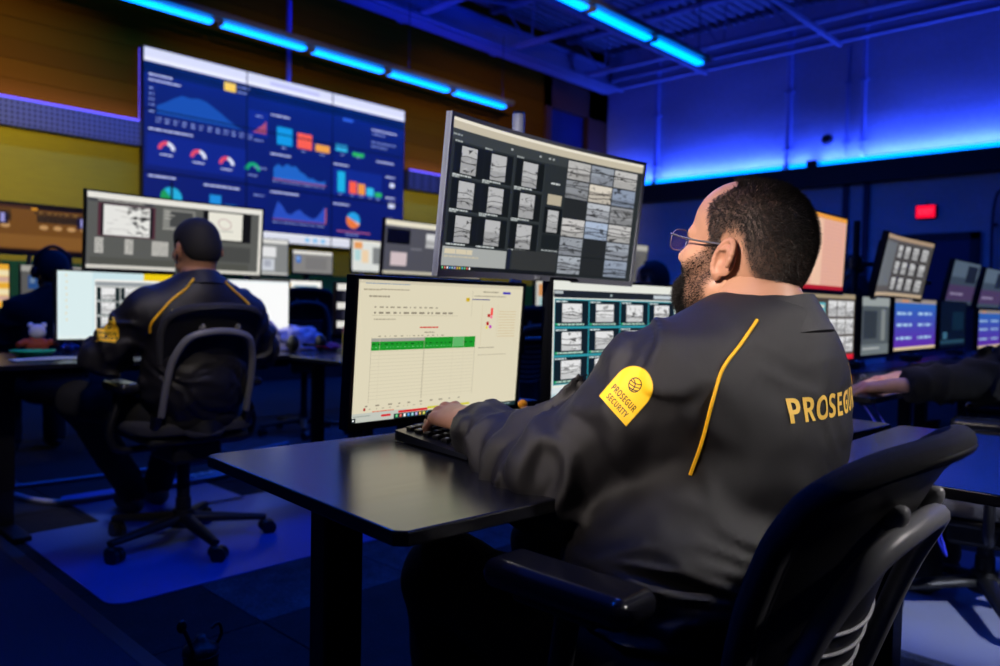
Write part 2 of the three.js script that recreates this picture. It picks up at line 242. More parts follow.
WASH.forEach((k, i) => {
  const l = new THREE.SpotLight(new THREE.Color().setRGB(1, 0.82, 0.42), [80, 36, 80][i], 0, R(19), 1, 2); l.position.set(...k.at); l.target.position.set(...k.to); l.shadow.radius = 3; l.castShadow = true; scene.add(l, l.target);
  const d = V(...k.to).sub(V(...k.at)).normalize(), e = d.clone().multiplyScalar(-0.18), t = thing('unseen_wall_lamp', 'unseen lamp above the picture, placed to light the ' + ['left end', 'middle', 'right end'][i] + ' of the ochre wall', 'light', k.at, 0, 'unseen lamps above the picture');
  part('lamp_head', bar([e.x, e.y, e.z], [d.x * -0.03, d.y * -0.03, d.z * -0.03], 0.06, 0.08, 20), M.matte, t); const lens = part('lens', new THREE.SphereGeometry(0.05, 16, 10).scale(1, 1, 0.3), glowing([1.2, 0.9, 0.6]), t); lens.position.copy(d.clone().multiplyScalar(-0.02)); part('drop_rod', bar([e.x, e.y, e.z], [e.x, CH - k.at[1], e.z], 0.012), M.matte, t);
});
{ // exit sign
  const t = thing('exit_sign', 'small glowing red exit sign on the wall above the dark door', 'sign', [RX - 0.04, 2.45, -3.185]);
  part('housing', box(0.06, 0.2, 0.27, 0, 0, 0, 0.01), mat(0x24243a, 0.5), t);
  const tex = canvas(256, 160, (c, w, h) => { c.fillStyle = '#ff0a34'; c.fillRect(0, 0, w, h); c.fillStyle = '#ff3a5a'; c.font = 'bold 96px sans-serif'; c.textAlign = 'center'; c.fillText('EXIT', w / 2, 114); });
  const s = part('lit_face', new THREE.PlaneGeometry(0.24, 0.17).rotateY(-Math.PI / 2).translate(-0.032, 0, 0), new THREE.MeshStandardMaterial({ color: 0x000000, emissive: 0xffffff, emissiveMap: tex, emissiveIntensity: 1.3 }), t);
  areaLight([1, 0.02, 0.06], 0.6, 0.24, 0.17, [RX - 0.085, 2.45, -3.185], [0, 2.45, -3.185]);
  part('arm', bar([0.03, 0.1, 0], [0.03, 0.14, 0], 0.012), M.matte, t);
}
{ // unseen spotlights, all out of view, placed to light people, mat and monitor
  KEY.forEach((k, i) => {
    const l = new THREE.SpotLight(new THREE.Color().setRGB(...k.color), k.power, 0, R(k.cone), k.soft, 2); l.position.set(...k.at); l.target.position.set(...k.to); l.shadow.radius = k.size; l.castShadow = true; scene.add(l, l.target);
    const d = V(...k.to).sub(V(...k.at)).normalize(), t = thing('unseen_spotlight', 'unseen lamp out of view, placed to light ' + ['the man with glasses, from the left', 'the man with glasses, from the right', 'the pale blue chair mat', 'the man at the left desk', 'the large curved monitor', 'the hands at the right'][i], 'light', k.at, 0, 'unseen lamps out of view');
    const b = d.clone().multiplyScalar(-0.03), e = d.clone().multiplyScalar(-0.2);
    part('lamp_head', bar([e.x, e.y, e.z], [b.x - d.x * 0.12, b.y - d.y * 0.12, b.z - d.z * 0.12], 0.07, 0.075, 24), M.matte, t);
    const lens = part('lens', new THREE.CircleGeometry(0.06, 24), glowing(k.color.map((c) => c * 1.2)), t); lens.position.copy(d.clone().multiplyScalar(-0.025)); lens.lookAt(lens.position.clone().add(d).add(t.position));
    part('drop_rod', bar([e.x, e.y, e.z], [e.x, CH - k.at[1], e.z], 0.012), M.matte, t);
  });
}
// ---------------------------------------------------------------- what the screens show
const rect = (c, col, x, y, w, h) => { c.fillStyle = col; c.fillRect(x, y, w, h); };
const dashes = (c, col, x, y, w, h, gap = 0.35) => { c.fillStyle = col; for (let q = 0; q < w;) { const l = h * (0.8 + rnd() * 3.2); c.fillRect(x + q, y, Math.min(l, w - q), h); q += l + h * gap * (1 + rnd()); } };
function shot(c, x, y, w, h, lo = 60, hi = 215, blue = 0) { // a camera still: sky, ground, blotches
  c.save(); c.beginPath(); c.rect(x, y, w, h); c.clip();
  const g = (v) => `rgb(${v * (1 - 0.2 * blue) | 0},${v * (1 - 0.06 * blue) | 0},${Math.min(255, v * (1 + 0.16 * blue)) | 0})`;
  rect(c, g(hi), x, y, w, h); rect(c, g(hi * 0.88), x, y + h * (0.3 + rnd() * 0.4), w, h);
  for (let i = 0; i < 16; i++) { const v = rnd() < 0.4 ? lo + rnd() * 50 : hi * (0.7 + rnd() * 0.3); c.fillStyle = g(v); c.beginPath(); const px = x + rnd() * w, py = y + (0.1 + 0.85 * rnd()) * h, s = (0.04 + rnd() * 0.16) * w; c.moveTo(px, py); for (let k = 1; k < 5; k++) c.lineTo(px + (rnd() - 0.4) * s * 3.2, py + (rnd() - 0.5) * s * 1.3); c.fill(); }
  c.strokeStyle = g(lo); c.lineWidth = Math.max(1, w * 0.02); for (let i = 0; i < 3; i++) { c.beginPath(); const py = y + h * (0.25 + rnd() * 0.6); c.moveTo(x, py); c.bezierCurveTo(x + w * 0.3, py + (rnd() - 0.5) * h * 0.3, x + w * 0.6, py + (rnd() - 0.5) * h * 0.3, x + w, py + (rnd() - 0.5) * h * 0.2); c.stroke(); }
  c.restore();
}
const icons = (c, x, y, n, s, cols = ['#4cc26b', '#e0533f', '#ffffff', '#3b8fe0', '#8fd3d8', '#b7a7e6', '#f0b13a', '#d7d344', '#3aa7c9']) => { for (let i = 0; i < n; i++) { rect(c, cols[i % cols.length], x + i * s * 1.75, y, s, s); rect(c, 'rgba(255,255,255,.6)', x + i * s * 1.75 + s * 0.3, y + s * 0.25, s * 0.4, s * 0.4); } };
const S = {
  camerasDark: canvas(1280, 540, (c, w, h) => {
    rect(c, '#2b3032', 0, 0, w, h); rect(c, '#c9bfa8', 0, 0, w, h * 0.07); rect(c, '#efe8d6', 0, 0, w, h * 0.02); rect(c, '#3c4142', 0, h * 0.07, w * 0.6, h * 0.075); dashes(c, '#9aa0a0', 8, h * 0.1, 60, 6);
    for (const u of [0.3, 0.45, 0.5, 0.52]) rect(c, '#a8adad', u * w, h * 0.1, 14, 8);
    for (let i = 0; i < 3; i++) for (let j = 0; j < 3; j++) { const x = [0.055, 0.205, 0.37][i] * w, y = (0.17 + j * 0.23) * h; rect(c, '#15191a', x - 46, y - 6, 190, h * 0.205); rect(c, '#3f4647', x - 50, y - 16, 196, 2); rect(c, '#3f4647', x + 148, y - 12, 2, h * 0.22); dashes(c, '#aeb4b2', x - 46, y - 16, 46, 6); shot(c, x, y, 100, h * 0.18, 40, 188); dashes(c, '#c9cfcd', x - 46, y + h * 0.188, 120, 6); }
    rect(c, '#2b3032', w * 0.5, h * 0.15, w * 0.095, h * 0.2); dashes(c, '#cfd4d3', w * 0.525, h * 0.28, 60, 7); rect(c, '#b9ae97', w * 0.515, h * 0.37, 95, h * 0.08); rect(c, '#14181a', w * 0.505, h * 0.47, 122, h * 0.2); shot(c, w * 0.525, h * 0.49, 72, h * 0.17, 30, 190); rect(c, '#1c2123', w * 0.505, h * 0.68, 122, h * 0.11); dashes(c, '#aab0b0', w * 0.51, h * 0.8, 110, 5);
    for (let i = 0; i < 3; i++) for (let j = 0; j < 6; j++) { const x = (0.605 + i * 0.125) * w, y = (0.085 + j * 0.15) * h; if (rnd() < 0.12) rect(c, '#26292b', x, y, 0.12 * w, h * 0.14); else shot(c, x, y, 0.12 * w, h * 0.14, 50, 140 + rnd() * 70, rnd() * 0.9 - 0.35); rect(c, '#1c2022', x, y + h * 0.14, 0.12 * w, h * 0.01); }
    rect(c, '#a9aca9', 0, h * 0.84, w * 0.33, h * 0.13); dashes(c, '#d9cdb0', 20, h * 0.855, 180, 18, 0.1); dashes(c, '#c6bea8', 20, h * 0.9, 220, 7); rect(c, '#1d2233', w * 0.335, h * 0.82, 22, h * 0.16); rect(c, '#343636', w * 0.36, h * 0.82, w * 0.235, h * 0.17); rect(c, '#15181b', 0, h * 0.97, w * 0.6, h * 0.03); icons(c, 12, h * 0.975, 12, 9);
  }),
  sheet: canvas(1024, 576, (c, w, h) => {
    rect(c, '#e6ddc0', 0, 0, w, h); rect(c, '#d9d0b6', 0, 0, w, 14); dashes(c, '#8f9fb4', 40, 12, 240, 4); dashes(c, '#b5aa90', 30, 36, 90, 6); dashes(c, '#b0a58e', 120, 34, 160, 5); dashes(c, '#a49a84', 60, 62, 110, 7);
    rect(c, '#d8b400', 628, 62, 22, 16); rect(c, '#c6bc9f', 668, 26, 2, 120); rect(c, '#3b3a86', 668, 66, 120, 4); rect(c, '#2f24b8', 878, 30, 56, 10); dashes(c, '#a69c86', 740, 30, 110, 6); dashes(c, '#b0a68e', 680, 50, 220, 5);
    dashes(c, '#a59b84', 90, 106, 360, 6, 1.6); dashes(c, '#958c78', 90, 128, 470, 8, 1.2); rect(c, '#cbc1a4', 80, 142, 500, 2); dashes(c, '#b4aa92', 90, 156, 120, 5); dashes(c, '#d8483e', 350, 190, 112, 6, 0.2); dashes(c, '#9b927d', 380, 212, 60, 5); dashes(c, '#9b927d', 120, 226, 400, 4, 3);
    rect(c, '#a9a79c', 85, 236, 300, 20); rect(c, '#1d9c2c', 85, 250, 620, 36); rect(c, '#1d9c2c', 385, 236, 320, 20); dashes(c, '#0d5c18', 90, 258, 600, 5, 2.5); dashes(c, '#7fd08a', 90, 272, 500, 3, 3); rect(c, '#63bb6d', 560, 236, 70, 44);
    c.strokeStyle = '#d3c9ac'; c.lineWidth = 1.5; for (let y = 292; y < 500; y += 15) { c.beginPath(); c.moveTo(85, y); c.lineTo(705, y); c.stroke(); } c.strokeStyle = '#a99f88'; for (const x of [85, 380, 384, 705]) { c.beginPath(); c.moveTo(x, 232); c.lineTo(x, 500); c.stroke(); } for (const x of [130, 560, 630]) { c.strokeStyle = '#d8ceb2'; c.beginPath(); c.moveTo(x, 232); c.lineTo(x, 500); c.stroke(); }
    rect(c, '#ff4b4b', 800, 106, 16, 34); rect(c, '#c01818', 780, 134, 18, 14); rect(c, '#ff7aa0', 800, 142, 14, 12); rect(c, '#c01818', 776, 170, 16, 16); rect(c, '#c63ac0', 796, 186, 16, 14); rect(c, '#efe04a', 772, 190, 14, 12); rect(c, '#d8c9a2', 740, 90, 2, 190); rect(c, '#d8c9a2', 850, 90, 2, 150);
    for (let y = 120; y < 240; y += 13) dashes(c, '#d8bb86', 862, y, 120, 3, 0.6); dashes(c, '#a69c86', 730, 288, 110, 4); dashes(c, '#b9ae94', 730, 322, 200, 3);
    dashes(c, '#9d937e', 70, 510, 560, 6, 5); dashes(c, '#b4aa92', 90, 524, 300, 4, 4); rect(c, '#b01616', 62, 520, 11, 11); dashes(c, '#e0674c', 110, 536, 120, 4); rect(c, '#c9cdc2', 0, 540, 300, 36); dashes(c, '#9aa29a', 10, 550, 90, 4); rect(c, '#e0232e', 160, 553, 52, 9); rect(c, '#e0232e', 255, 544, 170, 10); rect(c, '#d9d52a', 425, 540, 270, 9);
    rect(c, '#1f3438', 230, 556, w - 230, 20); icons(c, 240, 559, 9, 13); dashes(c, '#9fb3b8', 930, 563, 60, 5); rect(c, '#0f2023', 0, 558, 24, 18); rect(c, '#fff', 8, 563, 8, 8);
  }),
  camerasLight: canvas(1024, 576, (c, w, h) => {
    rect(c, '#eef0e6', 0, 0, w, h); rect(c, '#20262e', 10, 44, w - 20, 36); rect(c, '#b8c0c2', 14, 48, 60, 14); rect(c, '#9aa', 430, 56, 18, 12); rect(c, '#c7d0d6', 810, 52, 190, 20);
    for (let i = 0; i < 4; i++) for (let j = 0; j < 3; j++) { const x = 20 + i * 250, y = 92 + j * 138; rect(c, '#2f9aa8', x - 4, y - 6, 250, 138); rect(c, '#11202a', x, y, 242, 126); dashes(c, '#d8e6e6', x + 6, y + 3, 80, 7); shot(c, x + 50, y + 16, 142, 90, 90, 236); dashes(c, '#bfe3d0', x + 10, y + 113, 200, 8, 0.4); rect(c, '#1fae74', x + 4, y + 112, 16, 10); }
    rect(c, '#dfe8ea', 0, 512, w, 64); rect(c, '#c8dadd', 0, 540, w, 36); icons(c, 20, 548, 16, 15, ['#5fa8b8', '#e8f4f4', '#4a8f9f', '#9cc8d0']);
  }),
  mapsGrey: canvas(1024, 440, (c, w, h) => {
    rect(c, '#5f605c', 0, 0, w, h); rect(c, '#f2efe6', 0, 0, w, 34); rect(c, '#e9e6dc', w - 18, 30, 18, h); rect(c, '#d9d6cc', 0, h - 22, w, 22); rect(c, '#45464a', 10, 36, 360, 18); dashes(c, '#c7c4ba', 60, 40, 260, 6);
    rect(c, '#55303a', 60, 58, 326, 192); rect(c, '#1d1b1f', 78, 64, 294, 180); rect(c, '#f0efea', 92, 66, 262, 176); c.fillStyle = '#343434'; for (let i = 0; i < 26; i++) { c.beginPath(); const x = 230 + rnd() * 110, y = 76 + rnd() * 150; c.moveTo(x, y); for (let k = 0; k < 5; k++) c.lineTo(x + (rnd() - 0.5) * 66, y + (rnd() - 0.5) * 30); c.fill(); } for (let i = 0; i < 14; i++) { rect(c, '#bdbab4', 96 + rnd() * 120, 90 + rnd() * 140, 14 + rnd() * 40, 3); }
    rect(c, '#8b8b85', 430, 54, 190, 120); rect(c, '#4a4b4a', 470, 66, 136, 96); dashes(c, '#d0cec4', 440, 70, 34, 5); dashes(c, '#d0cec4', 440, 90, 60, 5); dashes(c, '#d0cec4', 440, 110, 40, 5); dashes(c, '#d0cec4', 430, 176, 150, 5);
    rect(c, '#141414', 668, 40, 290, 190); rect(c, '#f3f0e2', 700, 44, 206, 176); c.strokeStyle = '#b58c8c'; c.lineWidth = 4; c.beginPath(); c.ellipse(800, 116, 40, 30, 0.4, 0, 7); c.stroke(); dashes(c, '#9a9890', 760, 160, 90, 5);
    for (const [x, n] of [[46, 1], [214, 1], [370, 2]]) for (let y = 262; y < 350; y += 13) dashes(c, '#d9d6ce', x, y, 48 * n, 9, 0.1); rect(c, '#4d4e4b', 520, 262, 440, 100); rect(c, '#55564f', 20, 374, 930, 44);
  }),
  desktopTeal: canvas(768, 432, (c, w, h) => {
    rect(c, '#cfe9ee', 0, 0, w, h); rect(c, '#dff2f3', 0, 0, w * 0.26, h); for (let i = 0; i < 8; i++) rect(c, '#e9dfc0', 46 + (i % 2) * 3, 20 + i * 40, 8, 16); rect(c, '#f2cf12', w * 0.66, 0, w * 0.34, 60); rect(c, '#e6f4f4', 0, h - 22, w, 22);
    rect(c, '#f7f7f2', 210, 46, 440, 350); rect(c, '#9aa0a4', 214, 60, 432, 30); for (let i = 0; i < 3; i++) for (let j = 0; j < 3; j++) { const x = 222 + i * 142, y = 100 + j * 96; rect(c, '#132528', x, y - 4, 138, 92); shot(c, x + 26, y, 84, 76, 110, 240); dashes(c, '#c9d4d4', x + 4, y + 80, 90, 6); }
  }),
  white: canvas(384, 216, (c, w, h) => { rect(c, '#fbfcfb', 0, 0, w, h); dashes(c, '#cfd6dc', 250, 92, 30, 4); dashes(c, '#cfd6dc', 256, 112, 16, 4); rect(c, '#e8eef0', 0, 0, w, 8); rect(c, '#d7e0e4', 0, h - 12, w, 12); }),
  whitePanels: canvas(384, 216, (c, w, h) => { rect(c, '#f7f6ef', 0, 0, w, h); rect(c, '#f3c860', 190, 12, 22, 60); rect(c, '#8aa3b0', 230, 24, 130, 70); rect(c, '#4f8fd8', 262, 30, 34, 44); dashes(c, '#c0c6c8', 30, 40, 120, 6); rect(c, '#d7e0e4', 0, h - 14, w, 14); }),
  brown: canvas(768, 300, (c, w, h) => {
    rect(c, '#8a5a1e', 0, 0, w, h); rect(c, '#1a1008', 0, 0, w, 30); rect(c, '#6b3f22', 20, 14, 300, 10); rect(c, '#ffb02a', 316, 18, 26, 16);
    for (const x of [-20, 330]) { rect(c, '#5a3c14', x, 40, 250, 20); dashes(c, '#caa05a', x + 20, 44, 180, 6, 2); rect(c, '#2d1f0e', x + 10, 62, 240, 46); for (let y = 66; y < 106; y += 12) dashes(c, '#6a5230', x + 14, y, 230, 5, 1); for (let k = 0; k < 4; k++) { c.fillStyle = '#e6b070'; c.beginPath(); c.ellipse(x + 40 + k * 62, 138, 20, 15, 0, 0, 7); c.fill(); } rect(c, '#1d1c3c', x + 190, 60, 46, 70); rect(c, '#b9b4ff', x + 206, 64, 18, 56); }
    rect(c, '#a06c2c', 0, 190, w, 80); rect(c, '#241505', 0, h - 20, w, 20);
  }),
  greyWindows: canvas(512, 220, (c, w, h) => { rect(c, '#8d8f8d', 0, 0, w, h); rect(c, '#efeee8', 0, 0, w, 24); rect(c, '#f6e6e6', 250, 46, 60, 90); rect(c, '#f4f4f4', 330, 46, 100, 64); rect(c, '#d9dde4', 330, 120, 90, 76); rect(c, '#b3b7c4', 350, 130, 46, 40); rect(c, '#c9c9c4', 60, 60, 120, 90); rect(c, '#dcdcd6', 0, h - 12, w, 12); }),
  greyPlain: canvas(256, 144, (c, w, h) => { rect(c, '#8b8985', 0, 0, w, h); rect(c, '#f2efe4', 0, 0, w, 20); rect(c, '#3d73c4', 20, 34, 30, 46); rect(c, '#9fc0ea', 26, 42, 14, 18); rect(c, '#7f7d7a', 80, 40, 140, 80); }),
  darkWindows: canvas(512, 220, (c, w, h) => { rect(c, '#54545c', 0, 0, w, h); rect(c, '#f0e9d2', 0, 0, w, 22); rect(c, '#06060a', 12, 34, 130, 62); shot(c, 228, 42, 110, 60, 120, 225); rect(c, '#d9c6c8', 40, 130, 90, 56); dashes(c, '#8f8f98', 150, 110, 60, 5); rect(c, '#cfc8b4', 0, h - 12, w, 12); rect(c, '#46464e', 300, 120, 180, 80); }),
  pastel: canvas(256, 144, (c, w, h) => { rect(c, '#e6e9e2', 0, 0, w, h); rect(c, '#f2a65c', 14, 6, 60, 34); rect(c, '#f7d9b0', 70, 44, 50, 60); rect(c, '#b7dede', 20, 44, 40, 50); rect(c, '#878a88', 150, 28, 90, 80); rect(c, '#f7f2e2', 0, 0, w, 8); }),
  bars: canvas(256, 144, (c, w, h) => { rect(c, '#0e0e14', 0, 0, w, h); for (const y of [0, 56, 112]) rect(c, '#efece4', 0, y, w, 20); rect(c, '#2a2a33', 20, 24, 90, 28); rect(c, '#2a2a33', 20, 80, 90, 28); }),
  orange: canvas(512, 220, (c, w, h) => { rect(c, '#e8b09a', 0, 0, w, h); rect(c, '#f2a23a', 0, 0, w, 12); rect(c, '#b41c2c', 0, h - 12, w, 12); c.strokeStyle = '#d99c88'; for (let x = 20; x < w; x += 22) { c.beginPath(); c.moveTo(x, 14); c.lineTo(x, h - 14); c.stroke(); } for (let y = 24; y < h - 14; y += 11) { c.beginPath(); c.moveTo(0, y); c.lineTo(w, y); c.stroke(); } rect(c, '#f0c4a8', 300, 14, 60, h - 26); }),
  camerasWarm: canvas(512, 288, (c, w, h) => { rect(c, '#4a4238', 0, 0, w, h); rect(c, '#a8977a', 0, 0, w, 20); rect(c, '#5fb9c4', 150, 40, 70, 150); for (let j = 0; j < 6; j++) { rect(c, '#e2d9c4', 160, 50 + j * 24, 50, 12); } for (let i = 0; i < 3; i++) for (let j = 0; j < 3; j++) shot(c, 250 + i * 86, 30 + j * 78, 78, 68, 60, 226); for (let j = 0; j < 4; j++) shot(c, 12, 30 + j * 58, 120, 50, 80, 200); rect(c, '#d8202c', 250, 266, w, 22); }),
  glassGrey: canvas(256, 144, (c, w, h) => { const g = c.createLinearGradient(0, 0, 0, h); rect(c, '#5b6468', 0, 0, w, h); rect(c, '#aab2b0', 0, 0, w, 22); rect(c, '#3a4248', 20, 34, 120, 70); rect(c, '#8f9694', 180, 30, 40, 80); rect(c, '#7c8688', 0, 118, w, 26); dashes(c, '#c8cccb', 20, 126, 150, 5); }),
  blueViolet: canvas(384, 216, (c, w, h) => { for (let y = 0; y < h; y++) { const t = y / h; rect(c, `rgb(${40 + t * 60 | 0},${110 - t * 70 | 0},${190 - t * 20 | 0})`, 0, y, w, 1); } rect(c, '#9a8f86', 0, 0, w, 18); rect(c, '#d98c5a', 60, 6, 60, 7); for (const y of [56, 104, 160]) { dashes(c, '#a9cdf0', 24, y, 130, 12, 0.5); dashes(c, '#a9cdf0', 210, y, 130, 12, 0.5); } rect(c, '#e0c8a0', 0, h - 12, w, 12); }),
  camerasLean: canvas(512, 220, (c, w, h) => { rect(c, '#5e5a58', 0, 0, w, h); rect(c, '#b59a80', 0, 0, w, 14); rect(c, '#c9b294', 0, h - 12, w, 12); for (let i = 0; i < 4; i++) for (let j = 0; j < 3; j++) { rect(c, '#1b1b1e', 210 + i * 74, 26 + j * 60, 66, 54); shot(c, 220 + i * 74, 30 + j * 60, 46, 46, 60, 205); } rect(c, '#6f7478', 10, 24, 180, 160); }),
  slate: canvas(256, 110, (c, w, h) => { rect(c, '#3d4a58', 0, 0, w, h); rect(c, '#566676', 0, 0, w, 40); rect(c, '#4a3a5c', 0, 60, w, 40); dashes(c, '#9a8fb0', 30, 80, 120, 6); rect(c, '#1d2430', 140, 8, 100, 44); }),
  night: canvas(256, 144, (c, w, h) => { rect(c, '#0a1420', 0, 0, w, h); rect(c, '#3f6f88', 30, 96, 40, 22); rect(c, '#274a5c', 10, 122, w - 20, 12); rect(c, '#102838', 120, 30, 110, 60); }),
  amber: canvas(256, 144, (c, w, h) => { rect(c, '#f6d27a', 0, 0, w, h); for (let j = 0; j < 7; j++) rect(c, ['#f2b233', '#f8e7b8', '#d8ae9a'][j % 3], 0, j * 21, w, 17); rect(c, '#8a78a8', 60, 84, 90, 24); }),
};
// the video wall, one picture over nine panels
const dash = canvas(1536, 864, (c, w, h) => {
  rect(c, '#0a1868', 0, 0, w, h); rect(c, '#dfe2ee', 0, 0, w, 62); rect(c, '#f3f4fa', 0, 44, w, 20); rect(c, '#c6c8e8', 640, 20, 300, 20); rect(c, '#02030a', 0, 64, w, 46);
  rect(c, '#050a30', 0, 108, w, 14);
  const title = (x, y, l) => dashes(c, '#cfd8ff', x, y, l, 8, 0.25), small = (x, y, l) => dashes(c, '#9fb2f0', x, y, l, 6, 0.6);
  rect(c, '#ffd400', 392, 78, 62, 44); small(464, 86, 60); small(464, 112, 50); title(22, 120, 110); title(22, 146, 150);
  const area = (x, y, ww, hh, col, pts) => { c.fillStyle = col; c.beginPath(); c.moveTo(x, y + hh); pts.forEach((p, i) => c.lineTo(x + ww * i / (pts.length - 1), y + hh * (1 - p))); c.lineTo(x + ww, y + hh); c.fill(); };
  rect(c, '#0a1a66', 18, 172, 500, 140); area(60, 190, 440, 110, '#184fae', [0.3, 0.5, 0.75, 0.95, 0.9, 0.97, 0.9, 0.7, 0.5, 0.25, 0.08, 0]); for (let i = 0; i < 12; i++) { small(56 + i * 42, 318, 24); small(56 + i * 42, 334, 20); } for (let j = 0; j < 5; j++) small(24, 186 + j * 26, 24);
  title(22, 372, 210); rect(c, '#0d2184', 14, 398, 500, 150);
  const gauge = (x, y, a) => { c.lineWidth = 18; c.strokeStyle = '#e8ecff'; c.beginPath(); c.arc(x, y, 32, Math.PI, 2 * Math.PI); c.stroke(); c.strokeStyle = a; c.beginPath(); c.arc(x, y, 32, Math.PI, 1.55 * Math.PI); c.stroke(); dashes(c, '#dbe2ff', x - 30, y + 22, 60, 6, 0.2); };
  gauge(106, 466, '#e84a5f'); gauge(262, 480, '#e84a5f'); gauge(408, 492, '#e84a5f'); c.lineWidth = 18; c.strokeStyle = '#18b070'; c.beginPath(); c.arc(546, 500, 32, Math.PI, 2 * Math.PI); c.stroke(); small(520, 524, 50);
  title(22, 590, 130); title(290, 600, 190); c.fillStyle = '#27b3e0'; c.beginPath(); c.arc(130, 690, 52, 0, 7); c.fill(); c.fillStyle = '#1d9c50'; c.beginPath(); c.moveTo(130, 690); c.arc(130, 690, 52, 2, 4); c.fill(); rect(c, '#02030a', 126, 610, 12, 140); rect(c, '#1f8fe0', 320, 650, 60, 100); rect(c, '#1f6fc0', 400, 690, 60, 60); small(300, 780, 200);
  // middle column
  rect(c, '#0d2288', 520, 190, 110, 130); small(560, 214, 40); area(540, 230, 80, 70, '#b0506a', [0, 0.2, 0.5, 0.9]); small(552, 336, 50); small(552, 480, 70); small(552, 620, 60);
  title(646, 190, 110); rect(c, '#0a1a66', 640, 214, 370, 150); for (const [x, y, col] of [[682, 250, '#149be6'], [804, 262, '#ff6038'], [918, 300, '#f5a62c']]) { rect(c, col, x, y, 92, 340 - y); rect(c, '#3fb6f0', x, 340, 92, 0); small(x + 28, 352, 30); }
  title(646, 392, 120); rect(c, '#0a1a66', 640, 416, 370, 140); area(664, 430, 320, 100, '#2166c8', [0.6, 0.85, 0.7, 0.92, 0.8, 0.86, 0.6, 0.5, 0.3, 0.34, 0.2, 0.2, 0.3]); rect(c, '#c8525e', 660, 526, 330, 4); for (let i = 0; i < 14; i++) small(664 + i * 23, 538, 14);
  title(646, 590, 170); rect(c, '#0a1a66', 640, 616, 370, 150); area(664, 630, 320, 110, '#2a4fc0', [0.2, 0.9, 0.7, 0.35, 0.3, 0.5, 0.6, 0.4, 0.3, 0.2, 0.3, 0.6, 0.9]); rect(c, '#a04a6e', 660, 736, 330, 4); for (let i = 0; i < 14; i++) small(664 + i * 23, 752, 14); rect(c, '#d86a50', 986, 650, 6, 86);
  // right column
  rect(c, '#2f5fd8', 1090, 124, 70, 18); rect(c, '#0a1a66', 1034, 180, 220, 150); rect(c, '#2f9fd8', 1044, 280, 80, 18); rect(c, '#39c5f0', 1044, 300, 80, 14); rect(c, '#2fc05a', 1160, 306, 80, 22); small(1076, 330, 24); small(1190, 330, 24); title(1290, 152, 190); small(1300, 178, 90); rect(c, '#0a1a66', 1280, 210, 220, 80); small(1292, 226, 180); small(1292, 252, 120); title(1330, 330, 130);
  title(1034, 388, 100); rect(c, '#0f2788', 1030, 412, 340, 150); for (const [x, y, col] of [[1060, 430, '#1fb6e8'], [1140, 478, '#ff6038'], [1200, 484, '#f59a2c'], [1262, 500, '#39c5f0'], [1322, 522, '#2fc05a']]) { rect(c, col, x, y, 50, 548 - y); small(x + 10, 558, 24); }
  title(1400, 414, 70); rect(c, '#dfe6ff', 1432, 452, 34, 26); title(1400, 540, 70); rect(c, '#dfe6ff', 1424, 572, 46, 26); title(1400, 660, 70);
  title(1034, 610, 110); c.fillStyle = '#27a3e8'; c.beginPath(); c.arc(1170, 700, 48, 0, 7); c.fill(); c.fillStyle = '#f07a2c'; c.beginPath(); c.moveTo(1170, 700); c.arc(1170, 700, 48, 0.5, 3.6); c.fill(); c.fillStyle = '#f5c6a0'; c.beginPath(); c.moveTo(1170, 700); c.arc(1170, 700, 48, 0.3, 0.6); c.fill(); dashes(c, '#d06a8a', 1060, 766, 230, 6, 0.2); small(1120, 782, 90);
  rect(c, '#dfe2ee', 0, 820, w, 44); rect(c, '#f4f5fb', 0, 812, w, 10); for (const x of [860, 910, 960]) rect(c, '#7fc4f0', x, 828, 26, 22); rect(c, '#1b2c9a', 1480, 800, 40, 10);
});
const lit = new Map();
function screenMat(tex, k = 1) { const key = tex.uuid + k; if (!lit.has(key)) lit.set(key, new THREE.MeshStandardMaterial({ color: 0x010101, roughness: 0.42, emissive: 0xffffff, emissiveMap: tex, emissiveIntensity: k })); return lit.get(key); }
